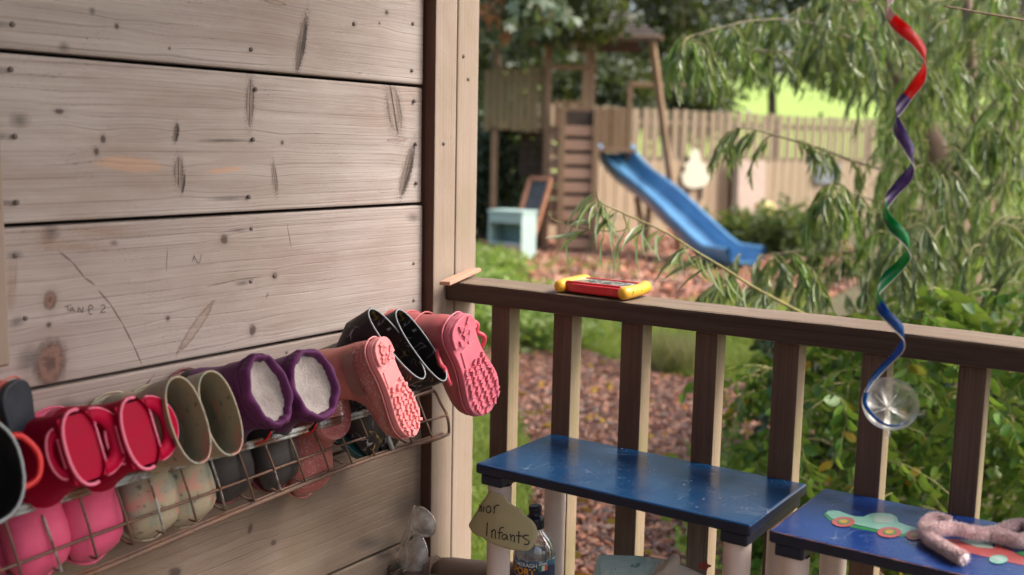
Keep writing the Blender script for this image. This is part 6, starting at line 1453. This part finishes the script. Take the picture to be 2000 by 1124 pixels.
def twigs(n, D0, D1, s0, s1, nl=(12, 20)):
    fr_all = []; tw_all = []
    for b in bpts(n, D0, D1):
        a = rng.random() * 6.28; d = np.array([math.cos(a), math.sin(a), 0.25]) - FV * 0.35; pts = [b]; L = rng.uniform(0.16, 0.34)
        for i in range(7): d = d + np.array([0, 0, -0.22]) + rng.normal(size=3) * 0.12; d /= np.linalg.norm(d); pts.append(pts[-1] + d * L / 7)
        pts = np.array(pts); tw_all.append(tube_vf(pts, np.linspace(0.0022, 0.0009, 8), 4)); m = rng.integers(*nl)
        t = np.linspace(0.05, 0.999, m) * 7 - 1e-6; idx = t.astype(int); u = (t - idx)[:, None]; P = pts[idx] * (1 - u) + pts[idx + 1] * u; T = pts[idx + 1] - pts[idx]; T /= np.linalg.norm(T, axis=1)[:, None]
        ref = np.cross(T, [0, 0, 1.0]); ref /= np.linalg.norm(ref, axis=1)[:, None] + 1e-6; sd = ref * np.where(np.arange(m) % 2, 1, -1)[:, None] + rng.normal(size=(m, 3)) * 0.3
        D = T * 0.6 + sd * 0.85 + np.array([0, 0, -0.35]) + rng.normal(size=(m, 3)) * 0.2; up = np.array([0, 0, 0.9]) - FV * 0.35 + rng.normal(size=(m, 3)) * 0.4
        s = rng.uniform(s0, s1, m) * (1 - 0.25 * np.abs(np.linspace(-1, 1, m))); fr_all.append(frames(P, D, s, np.cross(D, up), s * rng.uniform(0.45, 0.66, m)))
    return np.concatenate(fr_all), merge(tw_all)
FR, TW = twigs(430, 2.85, 4.1, 0.040, 0.070)
dist = np.einsum('ij,j->i', FR[:, :, 3] - CAM, RM[:, 2]); order = np.argsort(dist); A = FR[order[:300]]; REST = FR[order[300:]]
wpart('twig', newmesh('twig', TW[0], TW[1], True), m_twig, bu, kind='stuff')
base_leaf = [scatter('leaf', oval_v, oval_f, [np.array([[0.5 + 0.08 * i, 0, 0, 0], [0, 1, 0, 0], [0, 0, 1.0, 0]])]) for i in range(3)]
for i in range(3):                                                  # a colour per leaf shape: random per island differs by mesh only, so vary by object
    pass
nt = NT('near_bush_leaf'); rnd = nt.new('ShaderNodeObjectInfo').outputs['Random']
cr = nt.ramp(rnd, [(0.05, (0.03, 0.09, 0.014)), (0.3, (0.05, 0.14, 0.018)), (0.55, (0.085, 0.19, 0.025)), (0.8, (0.14, 0.24, 0.035)), (0.93, (0.16, 0.19, 0.04)), (0.97, (0.42, 0.26, 0.03))]); nt.base(cr); nt.p(Roughness=0.42, Specular_IOR_Level=0.35)
tr = nt.new('ShaderNodeBsdfTranslucent'); nt.set(tr.inputs[0], nt.mix(0.5, cr, (0.3, 0.42, 0.05))); ms = nt.new('ShaderNodeMixShader'); ms.inputs[0].default_value = 0.3; nt.l.new(nt.b.outputs[0], ms.inputs[1]); nt.l.new(tr.outputs[0], ms.inputs[2]); nt.l.new(ms.outputs[0], nt.out.inputs[0])
for i, a in enumerate(A):
    w = a[:, 0]; L = np.linalg.norm(a[:, 1]); o = link('leaf', base_leaf[i % 3], nt.m, bu)
    p = a[:, 3] - np.array(bu.location); X = a[:, 0] / np.linalg.norm(a[:, 0]); Y = a[:, 1] / L; Z = a[:, 2] / np.linalg.norm(a[:, 2])
    o.matrix_local = basis(X, Y, Z, p) @ Matrix.Scale(L, 4)
wpart('foliage', scatter('foliage', oval_v, oval_f, np.concatenate([REST, lframes(bpts(1500, 3.4, 4.3), 0.035, 0.06)])), m_bush, bu, kind='stuff')
wpart('foliage', scatter('foliage', oval_v, oval_f, lframes(np.array([bg(random.uniform(1480, 2160), random.uniform(640, 1240), random.uniform(4.25, 4.9)) for _ in range(11000)]), 0.035, 0.06)), m_ivy_shade, bu, kind='stuff')  # back leaves coloured darker to paint in the shade inside the bush
